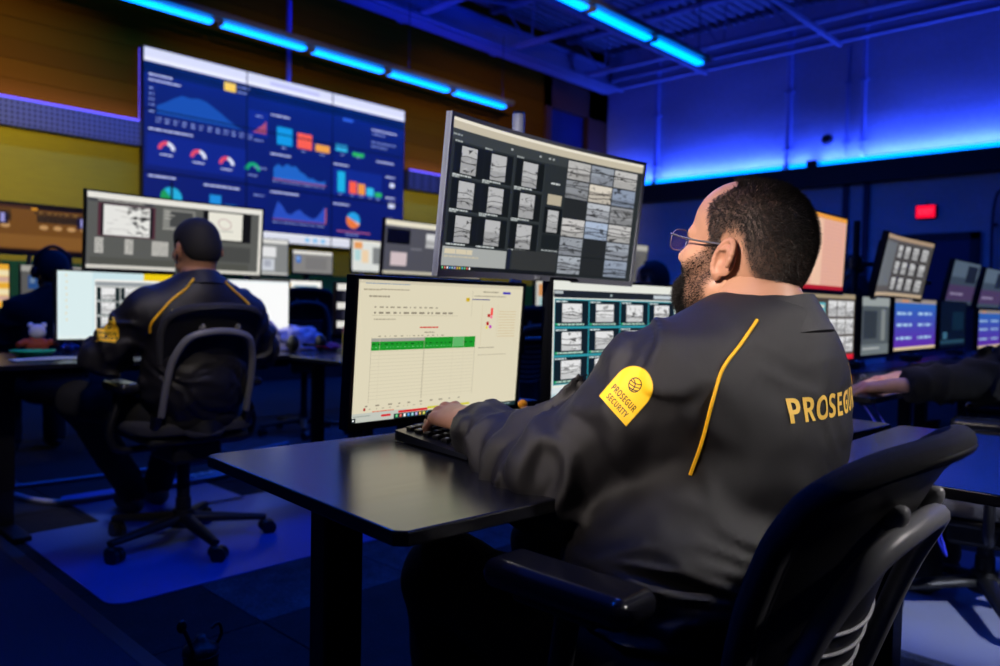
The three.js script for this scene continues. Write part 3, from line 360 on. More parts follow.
// a display: p is the middle of the panel, tilt leans its face down (positive), bend is the radius of a curved one
function monitor(label, tex, w, h, p, o = {}) {
  const { turn = 0, tilt = 0, bend = 0, glow = 0.9, group, edge = 0.008, chin = 0.02, frame = M.plastic, lamp } = o;
  const t = thing('monitor', label, 'monitor', p, turn, group); t.rotation.order = 'YXZ'; t.rotation.x = tilt;
  const z = (x) => (bend ? x * x / (2 * bend) : 0), bw = w + 2 * edge, hh = h + edge + chin, cy = (edge - chin) / 2;
  const bent = (x0, x1, y0, y1, z0, z1) => { const g = new THREE.BoxGeometry(x1 - x0, y1 - y0, z1 - z0, bend ? 16 : 1, 1, 1).translate((x0 + x1) / 2, (y0 + y1) / 2, (z0 + z1) / 2), a = g.attributes.position; for (let i = 0; i < a.count; i++) a.setZ(i, a.getZ(i) + z(a.getX(i))); g.computeVertexNormals(); return g; };
  part('housing', [bent(-bw / 2, bw / 2, cy - hh / 2, cy + hh / 2, -(o.deep || 0.028), -0.004), bent(-bw * 0.36, bw * 0.36, cy - hh * 0.36, cy + hh * 0.36, -0.05, -(o.deep || 0.028) + 0.002)], frame, t);
  part('bezel', [bent(-bw / 2, bw / 2, h / 2, h / 2 + edge, -0.006, 0.003), bent(-bw / 2, bw / 2, -h / 2 - chin, -h / 2, -0.006, 0.003), bent(-bw / 2, -w / 2, -h / 2, h / 2, -0.006, 0.003), bent(w / 2, bw / 2, -h / 2, h / 2, -0.006, 0.003)], frame, t);
  part('screen', sheet((u, v) => [(u - 0.5) * w, (v - 0.5) * h, z((u - 0.5) * w)], bend ? 20 : 1, 1), screenMat(tex, glow), t);
  part('mount_plate', [box(0.1, 0.1, 0.02, 0, 0, -0.055, 0.004), bar([0, 0, -0.06], [0, -0.01, -0.11], 0.018)], M.black, t);
  if (o.badge) part('badge', box(0.018, 0.007, 0.002, 0, -h / 2 - chin / 2, 0.004), mat(0xe8e8ec, 0.4), t);
  if (lamp) { const l = new THREE.RectAreaLight(new THREE.Color().setRGB(...lamp), 0.5, w * 0.96, h * 0.96); l.position.set(0, 0, 0.02 + z(w / 2) * 0.3); l.rotation.y = Math.PI; t.add(l); }
  return t;
}
{ // nine panels
  const W = 1.213, H = 0.672, x0 = 3.425, y0 = 1.735;
  const what = [['pie chart and lower bar chart, bottom left', 'violet line chart and white task bar, bottom centre', 'round pie chart, bottom right'], ['three red and white gauges, middle left', 'blue area chart and the green gauge, middle centre', 'row of five coloured bars, middle right'], ['wide blue area chart and yellow square, top left', 'blue, orange and amber bars, top centre', 'text blocks and two low bars, top right']];
  for (let j = 0; j < 3; j++) for (let i = 0; i < 3; i++) {
    const t = thing('video_wall_panel', 'video wall panel with ' + what[j][i] + ' of the nine', 'screen', [x0 + (i + 0.5) * W, y0 + (j + 0.5) * H, BZ + 0.14], 0, 'nine panels of the video wall');
    part('housing', box(W - 0.002, H - 0.002, 0.1, 0, 0, -0.055, 0.004), M.black, t);
    const g = new THREE.PlaneGeometry(W - 0.012, H - 0.012); const uv = g.attributes.uv; for (let k = 0; k < 4; k++) uv.setXY(k, (i + uv.getX(k)) / 3, (j + uv.getY(k)) / 3); g.translate(0, 0, -0.001); part('screen', g, screenMat(dash, 0.95), t);
    part('bezel', [box(W - 0.002, 0.006, 0.006, 0, H / 2 - 0.004, -0.002), box(W - 0.002, 0.006, 0.006, 0, 0.004 - H / 2, -0.002), box(0.006, H, 0.006, W / 2 - 0.004, 0, -0.002), box(0.006, H, 0.006, 0.004 - W / 2, 0, -0.002)], M.black, t);
  }
  areaLight([0.12, 0.2, 0.8], 0.15, 3.6, 2.0, [5.3, 2.74, BZ + 0.17], [5.3, 2.74, 0]);
  const c = thing('wall_conduit', 'thin violet conduit rising from the top of the video wall', 'pipe', [5.25, 3.74, BZ + 0.05]); part('pipe', bar([0, 0, 0], [0, 1.2, 0], 0.03), mat(0x6a62c8, 0.5), c); part('clamp', span(-0.04, 0.04, 0.5, 0.54, -0.04, 0.034), mat(0x5a54a8, 0.5), c);
}
// ---------------------------------------------------------------- workstations
const deskTex = grain(256, (u, v) => { const n = noise.noise(u * 3, v * 60, 2) * 14 + noise.noise(u * 12, v * 120, 5) * 10; return g3(215 + n); }, 1.2);
const deskRough = grain(256, (u, v) => g3(205 + noise.noise(u * 3, v * 60, 2) * 14 + noise.noise(u * 12, v * 120, 5) * 10), 1.2, 1.2, false);
const deskMat = mat(0x1a1a20, 0.3, { map: deskTex, roughnessMap: deskRough }), edgeMat = mat(0x16161a, 0.5);
function slab(x0, x1, z0, z1, h, cut = 0.014, th = 0.02) { // a desk top with clipped corners and eased edges
  const s = new THREE.Shape([[x0 + cut, -z0], [x1 - cut, -z0], [x1, -z0 - cut], [x1, -z1 + cut], [x1 - cut, -z1], [x0 + cut, -z1], [x0, -z1 + cut], [x0, -z0 - cut]].map(([a, b]) => new THREE.Vector2(a, b)));
  return new THREE.ExtrudeGeometry(s, { depth: th - 0.006, bevelEnabled: true, bevelThickness: 0.003, bevelSize: 0.003, bevelOffset: -0.003, bevelSegments: 2 }).rotateX(-Math.PI / 2).translate(0, h - th + 0.003, 0);
}
function desk(label, x0, x1, z0, z1, h, legs = [x0 + 0.12, x1 - 0.12], along = false) { // z0 back, z1 front
  const cx = (x0 + x1) / 2, cz = (z0 + z1) / 2, t = thing('desk', label, 'desk', [cx, 0, cz]);
  part('tabletop', slab(x0 - cx, x1 - cx, z0 - cz, z1 - cz, h), deskMat, t);
  for (const l of legs) {
    const q = along ? [0, l - cz] : [l - cx, 0];
    part('leg', [box(0.068, h - 0.2, 0.05, q[0], (h - 0.2) / 2 + 0.17, q[1], 0.006)], M.darksteel, t);
    part('leg_column', box(0.06, 0.4, 0.046, q[0], 0.22, q[1], 0.004), M.plastic, t);
    part('foot', along ? box(0.5, 0.025, 0.07, q[0], 0.0125, q[1], 0.006) : box(0.07, 0.025, 0.52, q[0], 0.0125, q[1], 0.006), M.darksteel, t);
  }
  part('crossbeam', along ? box(0.06, 0.04, z1 - z0 - 0.2, 0, h - 0.055, 0) : box(x1 - x0 - 0.2, 0.04, 0.06, 0, h - 0.055, 0), M.darksteel, t);
  return t;
}
function pole(label, x, z, h0, h1, reach = [0, 0.05], arms = []) { // a monitor pole clamped to a desk, with an arm to each panel
  const t = thing('monitor_pole', label, 'stand', [x, h0, z]);
  part('pole', cyl(0.016, 0.016, h1 - h0, 0, 0, 0, 18), mat(0xd0d0d6, 0.3), t); part('clamp', box(0.09, 0.03, 0.1, 0, 0.016, 0, 0.006), M.black, t); part('cap', cyl(0.0165, 0.014, 0.006, 0, h1 - h0, 0), M.black, t);
  for (const [ax, ay, az] of arms) { part('arm', [bar([0, ay - h0, 0], [ax - x, ay - h0, az - z], 0.014), cyl(0.028, 0.028, 0.05, 0, ay - h0 - 0.025, 0)], M.black, t); }
  return t;
}
{ const t = desk('black desk with a clipped corner in front of the seated man, nearest the viewer', 0.58, 2.06, -1.31, -0.71, 0.74, [0.672, 1.9]); const a = R(-4.3), px = 0.58 - t.position.x, pz = -0.71 - t.position.z; t.rotation.y = a; t.position.x += px - (px * Math.cos(a) + pz * Math.sin(a)); t.position.z += pz - (-px * Math.sin(a) + pz * Math.cos(a)); }
desk('black side desk to the right of the seated man, its surface lit deep blue', 1.375, 2.05, -0.58, 0.5, 0.74, [-0.5, 0.3], true);
desk('black desk of the man seen from behind, strewn with coloured things', 0.72, 2.72, -4.2, -3.43, 0.742, [0.93, 2.5]);
desk('dark side desk under the yellow stick, right of the man seen from behind', 2.07, 2.72, -3.42, -2.75, 0.74, [-3.3, -2.9], true);
desk('dark desk under the orange screen on the right', 2.62, 4.1, -1.4, -0.82, 0.74);
desk('dark desk under the leaning screen on the right', 4.12, 5.2, -1.4, -0.82, 0.74);
desk('dark desk at the far right with the last monitors', 5.22, 7.0, -1.4, -0.82, 0.74);
desk('dark desk in the second row, half hidden by the big monitors', 2.74, 4.9, -4.2, -3.45, 0.74);
desk('dark desk in the second row, far right part', 4.92, 7.2, -4.2, -3.45, 0.74);
desk('dark desk of the farthest row, under the brown screen', 0.3, 2.6, -6.5, -5.8, 0.74);
desk('dark desk of the farthest row, in front of the green wall', 2.62, 5.2, -6.5, -5.8, 0.74);
desk('dark desk of the farthest row, right part', 5.22, 8.2, -6.5, -5.8, 0.74);

// monitors of the seated man
monitor('large curved monitor with a grid of camera stills, above the seated man\'s desk', S.camerasDark, 0.716, 0.322, [1.463, 1.252, -1.248], { tilt: R(6.5), bend: 1.8, edge: 0.009, chin: 0.014, badge: true, deep: 0.015, lamp: [0.25, 0.25, 0.24], glow: 0.95, frame: mat(0xa8a8b2, 0.4) });
monitor('flat monitor with a pale spreadsheet and a green row, left of the keyboard', S.sheet, 0.487, 0.29, [1.154, 0.916, -1.262], { tilt: R(4), edge: 0.008, chin: 0.016, lamp: [0.75, 0.68, 0.5], glow: 0.92 });
monitor('flat monitor with white framed camera stills, behind the man\'s shoulder', S.camerasLight, 0.6, 0.312, [1.82, 0.925, -1.26], { edge: 0.008, chin: 0.016, lamp: [0.45, 0.48, 0.48], glow: 0.92 });
pole('bright steel pole rising behind the large curved monitor', 1.46, -1.335, 0.742, 1.5, [0, 0], [[1.463, 1.25, -1.31], [1.2, 0.92, -1.33], [1.78, 0.92, -1.33]]);
// monitors of the man seen from behind
monitor('curved grey monitor with a dark map, above the man seen from behind', S.mapsGrey, 0.86, 0.345, [1.665, 1.322, -3.8], { tilt: R(4), bend: 1.8, edge: 0.008, chin: 0.012, lamp: [0.3, 0.3, 0.28] });
monitor('pale teal monitor with a yellow corner, left of the man seen from behind', S.desktopTeal, 0.585, 0.315, [1.45, 0.975, -3.89], { lamp: [0.6, 0.75, 0.75], glow: 0.95, chin: 0.012 });
monitor('plain white monitor, right of the man seen from behind', S.white, 0.585, 0.315, [2.055, 0.965, -3.89], { lamp: [0.9, 0.9, 0.9], glow: 1, chin: 0.012 });
pole('steel pole behind the curved grey monitor', 1.75, -4.0, 0.744, 1.45, [0, 0], [[1.665, 1.32, -3.9], [1.5, 0.97, -3.97], [2.0, 0.97, -3.97]]);
// second row, right
monitor('dark curved monitor with two pale windows, left of the large curved one', S.darkWindows, 0.84, 0.33, [3.35, 1.365, -3.82], { tilt: R(5), bend: 1.8 });
monitor('monitor with three white bars, just left of the spreadsheet monitor', S.bars, 0.5, 0.29, [2.93, 0.98, -3.9], {});
monitor('beige monitor beyond the gap between the two front monitors', S.pastel, 0.6, 0.42, [4.86, 1.0, -3.95], { glow: 0.7 });
pole('steel pole behind the dark curved monitor', 3.35, -4.0, 0.742, 1.5, [0, 0], [[3.35, 1.36, -3.94], [2.95, 0.98, -3.98]]);
monitor('grey monitor right behind the seated man\'s nose', S.greyPlain, 0.8, 0.34, [5.55, 1.4, -3.85], { tilt: R(6), glow: 0.5 });
pole('steel pole behind the grey monitor near the seated man\'s nose', 5.5, -4.0, 0.742, 1.5, [0, 0], [[5.55, 1.4, -3.96]]);
// farthest row
monitor('curved brown monitor with rows of orange dots, at the left edge', S.brown, 1.12, 0.34, [1.78, 1.49, -6.2], { glow: 0.62 });
monitor('amber striped monitor beside the head at the left edge', S.amber, 0.36, 0.3, [1.36, 1.08, -6.2], { glow: 0.9 });
monitor('dim monitor below the brown one, behind the head at the left edge', S.greyPlain, 0.56, 0.3, [1.9, 1.08, -6.22], { glow: 0.4 });
monitor('grey monitor with pale windows, right beside the curved grey one', S.greyWindows, 0.74, 0.31, [3.36, 1.4, -6.2], { glow: 0.85 });
monitor('small grey monitor with a blue icon, under the video wall', S.greyPlain, 0.42, 0.2, [3.98, 1.375, -6.18], { glow: 0.9 });
monitor('white monitor with a yellow stripe, behind the dark chair', S.whitePanels, 0.72, 0.36, [3.74, 1.02, -6.22], { glow: 1 });
monitor('pastel monitor left of the dark curved one', S.pastel, 0.42, 0.3, [4.64, 1.47, -6.2], { glow: 0.9 });
for (const [x, h, label] of [[1.7, 1.6, 'thin pole behind the brown monitor'], [3.4, 1.5, 'thin pole behind the grey monitor with pale windows'], [4.0, 1.4, 'thin pole behind the small grey monitor with the blue icon'], [4.64, 1.6, 'thin pole behind the pastel monitor']]) pole(label, x, -6.33, 0.742, h, [0, 0], [[x, h - 0.15, -6.3]]);
// right end of the front row
monitor('tall orange screen with a dark red foot, right of the man\'s head', S.orange, 0.86, 0.31, [3.06, 1.262, -1.24], { glow: 0.95, tilt: R(2) });
monitor('warm monitor with beige camera stills and a red bar, right of the man\'s shoulder', S.camerasWarm, 0.62, 0.29, [3.36, 0.948, -1.25], { glow: 0.95 });
monitor('grey glassy monitor, first right of the warm camera monitor', S.glassGrey, 0.4, 0.275, [3.96, 0.95, -1.25], { glow: 0.75 });
monitor('blue to violet monitor with rows of figures, under the leaning screen', S.blueViolet, 0.76, 0.27, [4.62, 0.955, -1.25], { glow: 0.95 });
monitor('leaning curved monitor with camera stills beside a grey field, on the right', S.camerasLean, 0.76, 0.3, [4.25, 1.25, -1.245], { tilt: R(11), bend: 1.8, glow: 0.85 });
monitor('dark glass monitor right of the blue to violet one', S.night, 0.6, 0.27, [5.4, 0.95, -1.25], { glow: 0.8 });
monitor('leaning slate monitor with a violet foot, second from the right edge', S.slate, 0.66, 0.27, [5.6, 1.21, -1.25], { tilt: R(11), glow: 0.85 });
monitor('leaning slate monitor cut by the right edge of the picture', S.slate, 0.7, 0.27, [6.45, 1.2, -1.25], { tilt: R(11), glow: 0.95 });
monitor('blue to violet monitor cut by the right edge of the picture', S.blueViolet, 0.7, 0.26, [6.4, 0.915, -1.25], { glow: 0.85 });
for (const [x, h, label] of [[3.1, 1.4, 'black pole behind the orange screen'], [3.98, 1.46, 'black pole left of the leaning camera monitor'], [4.95, 1.4, 'black pole between the two leaning monitors'], [5.95, 1.38, 'black pole left of the last leaning monitor']]) { const t = pole(label, x, -1.36, 0.742, h, [0, 0], [[x + 0.2, h - 0.2, -1.33], [x, h - 0.42, -1.33]]); t.children[0].material = M.matte; }

// ---------------------------------------------------------------- task chairs
const fabricMat = mat(0x44444c, 0.95, { map: speck, bumpMap: weave, bumpScale: 0.0015 }), shellMat = mat(0x0e0e10, 0.5), litSlitMat = mat(0x9c9ca2, 0.4), yokeMat = mat(0x707074, 0.38), padMat = mat(0x15151a, 0.24);
const backLine = [[0.0, 0.2], [0.2, 0.185], [0.42, 0.21], [0.62, 0.238], [0.8, 0.27], [0.92, 0.3], [1, 0.335]]; // height share, depth of the back
function backAt(s, t) { // s across -1..1, t up 0..1
  let k = 0; while (k < backLine.length - 2 && backLine[k + 1][0] < t) k++;
  const [t0, z0] = backLine[k], [t1, z1] = backLine[k + 1], f = Math.min(1, Math.max(0, (t - t0) / (t1 - t0))), e = f;
  let w = 0.085 + 0.108 * Math.sin(t * Math.PI / 2);
  const y = 0.4 + 0.5 * t - 0.016 * s * s * t ** 3, z = z0 + (z1 - z0) * e + 0.045 - 0.06 * s * s;
  return [s * w, y, z];
}
function roundSquare(u, v) { // maps the square to a rounded rectangle
  const s = u * 2 - 1, t = v * 2 - 1, n = 6, m = Math.max(Math.abs(s), Math.abs(t)); if (m < 1e-6) return [0, 0.5];
  const k = m / Math.pow(Math.abs(s) ** n + Math.abs(t) ** n, 1 / n); return [s * k, (t * k + 1) / 2];
}
function taskChair(label, p, turn, lift) {
  const t = thing('task_chair', label, 'chair', p, turn);
  const up = (g) => g.translate(0, lift, 0), P = (s, v, dz = 0) => { const q = backAt(s, v); return V(q[0], q[1] + lift, q[2] + dz); };
  const face = (dz, flip) => sheet((u, v) => { const [s, w] = roundSquare(u, v); return P(s, w, dz); }, 24, 28, flip);
  part('back_cushion', face(-0.022, true), fabricMat, t); part('back_shell', face(0.012, false), shellMat, t);
  const rim = []; for (let i = 0; i < 64; i++) { const a = i / 64 * 4, k = Math.floor(a), f = a - k, [u, v] = [[f, 0], [1, f], [1 - f, 1], [0, 1 - f]][k], [s, w] = roundSquare(u, v); rim.push(P(s, w, -0.005)); }
  part('back_rim', new THREE.TubeGeometry(new THREE.CatmullRomCurve3(rim, true), 120, 0.0175, 12, true), fabricMat, t);
  part('rim_edge', new THREE.TubeGeometry(new THREE.CatmullRomCurve3(rim.map((q) => V(q.x * 0.97, q.y - 0.004, q.z + 0.013)), true), 120, 0.006, 6, true), shellMat, t);
  for (let i = 0; i < 7; i++) { const v = 0.22 + i * 0.055, L = []; for (let k = 0; k <= 16; k++) L.push(P(-0.72 + 1.44 * k / 16, v - 0.02 * (1 - (k / 8 - 1) ** 2), 0.0135)); part('lit_slit', tube(L, 0.0026, 24, 5), litSlitMat, t); }  // raised pale bars; their light grey imitates light in the back slots
  const yk = [[-0.185, 0.47, 0.215], [-0.182, 0.6, 0.26], [-0.168, 0.7, 0.298], [-0.125, 0.775, 0.338], [-0.045, 0.798, 0.355], [0.045, 0.798, 0.355], [0.125, 0.775, 0.338], [0.168, 0.7, 0.298], [0.182, 0.6, 0.26], [0.185, 0.47, 0.215]];
  const yg = tube(yk.map(([x, y, z]) => V(x * 0.92, y + lift + 0.008, z - 0.006)), 0.0145, 80, 10); part('yoke', yg, yokeMat, t);
  for (const s of [-1, 1]) { part('yoke_knob', new THREE.SphereGeometry(0.012, 14, 10).scale(1, 1.6, 1).rotateX(0.6).translate(s * 0.07, 0.82 + lift, 0.338), yokeMat, t); part('yoke_foot', tube([[s * 0.185, 0.49 + lift, 0.21], [s * 0.18, 0.43 + lift, 0.17], [s * 0.15, 0.4 + lift, 0.05]], 0.022, 20, 8), shellMat, t); }
  const seat = new THREE.SphereGeometry(1, 32, 20); { const a = seat.attributes.position; for (let i = 0; i < a.count; i++) { const x = a.getX(i), y = a.getY(i), z = a.getZ(i), k = (v) => Math.sign(v) * Math.abs(v) ** 0.45; a.setXYZ(i, k(x) * 0.245, k(y) * 0.035 + (z < -0.6 ? (z + 0.6) * 0.05 : 0), k(z) * 0.24); } seat.computeVertexNormals(); }
  part('seat_cushion', up(seat.translate(0, 0.42, -0.03)), fabricMat, t);
  part('seat_pan', box(0.4, 0.03, 0.4, 0, 0.37 + lift, -0.02, 0.012), shellMat, t); part('mechanism', box(0.2, 0.09, 0.26, 0, 0.315 + lift, 0.02, 0.02), shellMat, t);
  for (const s of [-1, 1]) {
    const arm = part('armrest_post', [tube([[s * 0.12, 0.33 + lift, 0.02], [s * 0.27, 0.34 + lift, 0.02], [s * 0.295, 0.4 + lift, 0.02], [s * 0.25, 0.64, 0.02]], 0.016, 30, 8), box(0.08, 0.012, 0.13, s * 0.237, 0.645, 0.015, 0.005)], M.plastic, t);
    part('armrest_pad', new RoundedBoxGeometry(0.085, 0.04, 0.225, 6, 0.0198).translate(s * 0.25, 0.668, 0.015), padMat, arm);
  }
  part('gas_column', [cyl(0.026, 0.026, 0.2 + lift, 0, 0.09, 0), cyl(0.034, 0.03, 0.12, 0, 0.07, 0)], M.darksteel, t);
  part('hub', cyl(0.05, 0.04, 0.07, 0, 0.07, 0, 20), shellMat, t);
  for (let i = 0; i < 5; i++) {
    const a = i / 5 * 2 * Math.PI + 0.35, c = Math.cos(a), s = Math.sin(a), leg = new THREE.CylinderGeometry(0.02, 0.036, 0.32, 10).scale(0.9, 1, 1).rotateZ(-Math.PI / 2).scale(1, 0.72, 1).translate(0.17, 0, 0).rotateZ(-0.1).translate(0, 0.108, 0).rotateY(-a);
    const star = part('star_leg', leg, shellMat, t);
    const w = (o) => new THREE.CylinderGeometry(0.03, 0.03, 0.02, 20).rotateX(Math.PI / 2).translate(0.02, 0.03, o).rotateY(-a + 0.9 * i).translate(c * 0.325, 0, s * 0.325);
    part('caster', [w(-0.014), w(0.014), cyl(0.01, 0.01, 0.05, c * 0.325, 0.035, s * 0.325, 8), new THREE.SphereGeometry(0.026, 12, 8).translate(c * 0.325, 0.042, s * 0.325)], M.plastic, star);
  }
  return t;
}
const chairA = taskChair('dark fabric task chair of the man at the front desk, seen from behind', [0.993, 0, -0.6], 0, -0.035);
const chairB = taskChair('black task chair of the man seen from behind, standing on the blue mat', [1.41, 0, -3.14], R(-2), 0.085);
copy(chairA, 'task chair at the right edge, its star base on the pale blue mat', [3.05, 0, -0.58], R(8));
taskChair('tall black chair back in front of the white monitor with the yellow stripe', [3.25, 0, -5.15], R(-30), 0.2);
taskChair('black chair back seen through the gap between the two front monitors', [3.22, 0, -3.0], R(-15), 0.1);
// ---------------------------------------------------------------- on the floor
function plate(pts, th, bevel) { const s = new THREE.Shape(pts.map(([x, z]) => new THREE.Vector2(x, -z))); return new THREE.ExtrudeGeometry(s, { depth: th, bevelEnabled: true, bevelThickness: 0.001, bevelSize: 0.003, bevelSegments: 1, curveSegments: 8 }).rotateX(-Math.PI / 2); }
const roundMat = (x0, x1, z0, z1, r = 0.07) => { const o = []; for (const [cx, cz, a] of [[x1 - r, z1 - r, 0], [x0 + r, z1 - r, 90], [x0 + r, z0 + r, 180], [x1 - r, z0 + r, 270]]) for (let k = 0; k <= 6; k++) o.push([cx + r * Math.cos(R(a + k * 15)), cz + r * Math.sin(R(a + k * 15))]); return o; };
const paleVinyl = mat(0x8086a0, 0.4, { bumpMap: speck, bumpScale: 0.0006 }), vinyl = mat(0x4e70c8, 0.4, { bumpMap: speck, bumpScale: 0.0006 });
{ const t = thing('chair_mat', 'smooth blue lit chair mat with a lip, under the chair on the left', 'mat', [0, 0.001, 0]); part('mat', plate(roundMat(0.94, 2.16, -3.66, -2.62), 0.003), vinyl, t); part('lip', plate(roundMat(1.27, 1.95, -4.25, -3.6, 0.05), 0.003), vinyl, t); }
{ const t = thing('chair_mat', 'pale blue chair mat under the chair at the right edge', 'mat', [0, 0.001, 0]); part('mat', plate(roundMat(2.5, 3.75, -1.35, 0.05), 0.003), paleVinyl, t); part('lip', plate(roundMat(2.75, 3.5, -1.7, -1.3, 0.05), 0.003), paleVinyl, t); }
{ const t = thing('floor_runner', 'dark textured carpet runner in the lower left corner', 'carpet', [0, 0.001, 0]); const tex = grain(128, (u, v, x, y) => g3(110 + (Math.sin(x * 0.8 + Math.sin(y * 0.35) * 2) > 0.55 ? 110 : -20) + rnd() * 30), 9); const m = mat(0x465070, 0.9, { map: tex, bumpMap: tex, bumpScale: 0.003 }); part('carpet', plate([[-0.2, -4.6], [0.84, -4.6], [0.84, -1.2], [-0.2, -1.2]], 0.005), m, t); part('edge_strip', plate([[0.845, -4.6], [0.885, -4.6], [0.885, -1.2], [0.845, -1.2]], 0.007), mat(0x202636, 0.5), t); }
{ const c1 = thing('floor_cable', 'pale cable lying straight across the floor behind the mat', 'cable'); part('cable', tube([[0.9, 0.012, -4.62], [1.3, 0.012, -4.58], [1.8, 0.012, -4.56], [2.3, 0.012, -4.6], [2.9, 0.012, -4.8]], 0.012, 60), mat(0x9aa4c0, 0.4), c1); part('plug', bar([0.82, 0.014, -4.64], [0.9, 0.014, -4.62], 0.018, 0.014), M.black, c1);
  const c2 = thing('floor_cable', 'pale cable curving over the mat behind the chair on the left', 'cable'); part('cable', tube([[1.12, 0.012, -4.4], [1.16, 0.014, -4.22], [1.26, 0.016, -4.07], [1.5, 0.018, -4.05], [1.9, 0.018, -4.08], [2.37, 0.018, -4.2], [2.8, 0.012, -4.4]], 0.013, 80), mat(0xb4bcd4, 0.35), c2); part('plug', bar([1.1, 0.014, -4.5], [1.12, 0.012, -4.4], 0.018, 0.014), M.black, c2);
  const s = thing('power_strip', 'white power strip on the floor behind the chair on the left', 'power strip', [2.05, 0.02, -4.16], R(8)); part('body', box(0.3, 0.04, 0.06, 0, 0, 0, 0.008), M.white, s); for (let i = 0; i < 5; i++) part('socket', box(0.03, 0.004, 0.034, -0.11 + i * 0.055, 0.021, 0, 0.001), M.grey, s); }
{ // black shaker bottle with an open loop lid, cut by the bottom edge
  const t = thing('bottle', 'black bottle with an upright lid loop standing on the floor at the bottom', 'bottle', [0.83, 0, -1.75]); t.scale.setScalar(0.86);
  part('body', lathe([[0, 0], [0.038, 0], [0.044, 0.01], [0.047, 0.16], [0.046, 0.185], [0.04, 0.19]]), M.plastic, t); part('cap', lathe([[0.046, 0.185], [0.048, 0.19], [0.048, 0.215], [0.03, 0.225], [0.014, 0.24], [0.012, 0.25], [0, 0.25]]), M.black, t); for (let i = 0; i < 2; i++) part('band', new THREE.TorusGeometry(0.0475, 0.0025, 8, 32).rotateX(Math.PI / 2).translate(0, 0.15 + i * 0.05, 0), M.darksteel, t);
  part('lid_flap', [tube([[-0.03, 0.21, 0.02], [-0.045, 0.25, 0.03], [-0.06, 0.285, 0.035], [-0.068, 0.3, 0.036]], 0.006, 16), new THREE.SphereGeometry(0.014, 12, 10).scale(1, 1.3, 0.6).translate(-0.07, 0.305, 0.036)], M.black, t); part('handle', tube([[0.045, 0.21, 0], [0.06, 0.24, 0], [0.05, 0.27, 0], [0.03, 0.262, 0]], 0.005, 20), M.black, t);
}
// ---------------------------------------------------------------- on the desks
{ // split-angled keyboard
  const t = thing('keyboard', 'black keyboard with splayed ends under the seated man\'s hand', 'keyboard', [1.215, 0.741, -1.09]), bend = (x, z) => [x * (1 + (z + 0.1) * 0.55), 0.014 - 0.014 * Math.min(1, Math.abs(x) / 0.3) ** 2 + 0.011 - z * 0.05, z];
  const lo = [], out = (x) => [x, -0.115]; const body = sheet((u, v) => { const q = bend((u - 0.5) * 0.5, 0.13 - v * 0.24); return q; }, 24, 8); const under = sheet((u, v) => { const q = bend((u - 0.5) * 0.5, 0.13 - v * 0.24); return [q[0], 0.002, q[2]]; }, 24, 8, true);
  const edge = sheet((u, v) => { const a = u * 4, k = Math.min(3, Math.floor(a)), f = a - k, [s, w] = [[f, 0], [1, f], [1 - f, 1], [0, 1 - f]][k], q = bend((s - 0.5) * 0.5, 0.13 - w * 0.24); return [q[0], v ? q[1] : 0.002, q[2]]; }, 96, 1);
  part('case', [body, under, edge], mat(0x1b1d24, 0.35), t);
  const keys = [], k0 = new RoundedBoxGeometry(0.0165, 0.008, 0.0165, 1, 0.002); for (let r = 0; r < 6; r++) for (let i = 0; i < 24; i++) { const x = -0.225 + i * 0.0193, z = -0.085 + r * 0.03; const q = bend(x, z); keys.push(k0.clone().rotateZ(-x * 0.35).translate(q[0], q[1] + 0.004, q[2])); }
  tag(part('keycaps', keys, mat(0x0d0d10, 0.45), t), null, null, null, 'stuff');
  const marks = []; for (let r = 0; r < 6; r++) for (let i = 0; i < 24; i++) { const q = bend(-0.225 + i * 0.0193, -0.085 + r * 0.03); marks.push(box(0.005, 0.0006, 0.006, q[0], q[1] + 0.0083, q[2])); } tag(part('key_legends', marks, mat(0xb8c0cc, 0.6), t), null, null, null, 'stuff');
}
{ const t = thing('figurine', 'tiny figurine with orange hair at the corner of the spreadsheet monitor', 'figurine', [1.35, 0.742, -1.2]); t.scale.setScalar(0.8); part('body', lathe([[0, 0], [0.012, 0], [0.014, 0.006], [0.009, 0.028], [0.01, 0.034], [0, 0.037]], 14), mat(0x8fc0d8, 0.5), t); part('head', new THREE.SphereGeometry(0.012, 14, 10).translate(0, 0.047, 0), mat(0xe0a880, 0.6), t); part('hair', new THREE.SphereGeometry(0.014, 14, 10).scale(1, 1, 1.1).translate(0, 0.051, -0.003), mat(0xf09a10, 0.6), t); }
function plush(label, p, c1, c2, s, turn = 0) { const t = thing('plush_toy', label, 'toy', p, turn); part('body', new THREE.SphereGeometry(0.05 * s, 16, 12).scale(1.1, 0.85, 0.9).translate(0, 0.042 * s, 0), c1, t); part('head', new THREE.SphereGeometry(0.036 * s, 16, 12).translate(0, 0.105 * s, 0.012 * s), c2, t); for (const q of [-1, 1]) { part('ear', new THREE.SphereGeometry(0.014 * s, 10, 8).translate(q * 0.027 * s, 0.135 * s, 0.008 * s), c2, t); part('arm', bar([q * 0.045 * s, 0.06 * s, 0.01 * s], [q * 0.085 * s, 0.045 * s, 0.03 * s], 0.017 * s, 0.014 * s), c1, t); } return t; }
const lilac = mat(0xb0a8e8, 0.8), rose = mat(0xd8407a, 0.7), whiteM = mat(0xe4e2f0, 0.8), brownM = mat(0xa8482a, 0.7);
plush('white and brown plush toy at the left end of the cluttered desk', [1.11, 0.743, -4.02], brownM, whiteM, 1.0);
plush('small lilac plush toy beside the white and brown one', [1.26, 0.743, -4.08], lilac, lilac, 0.55, 0.4);
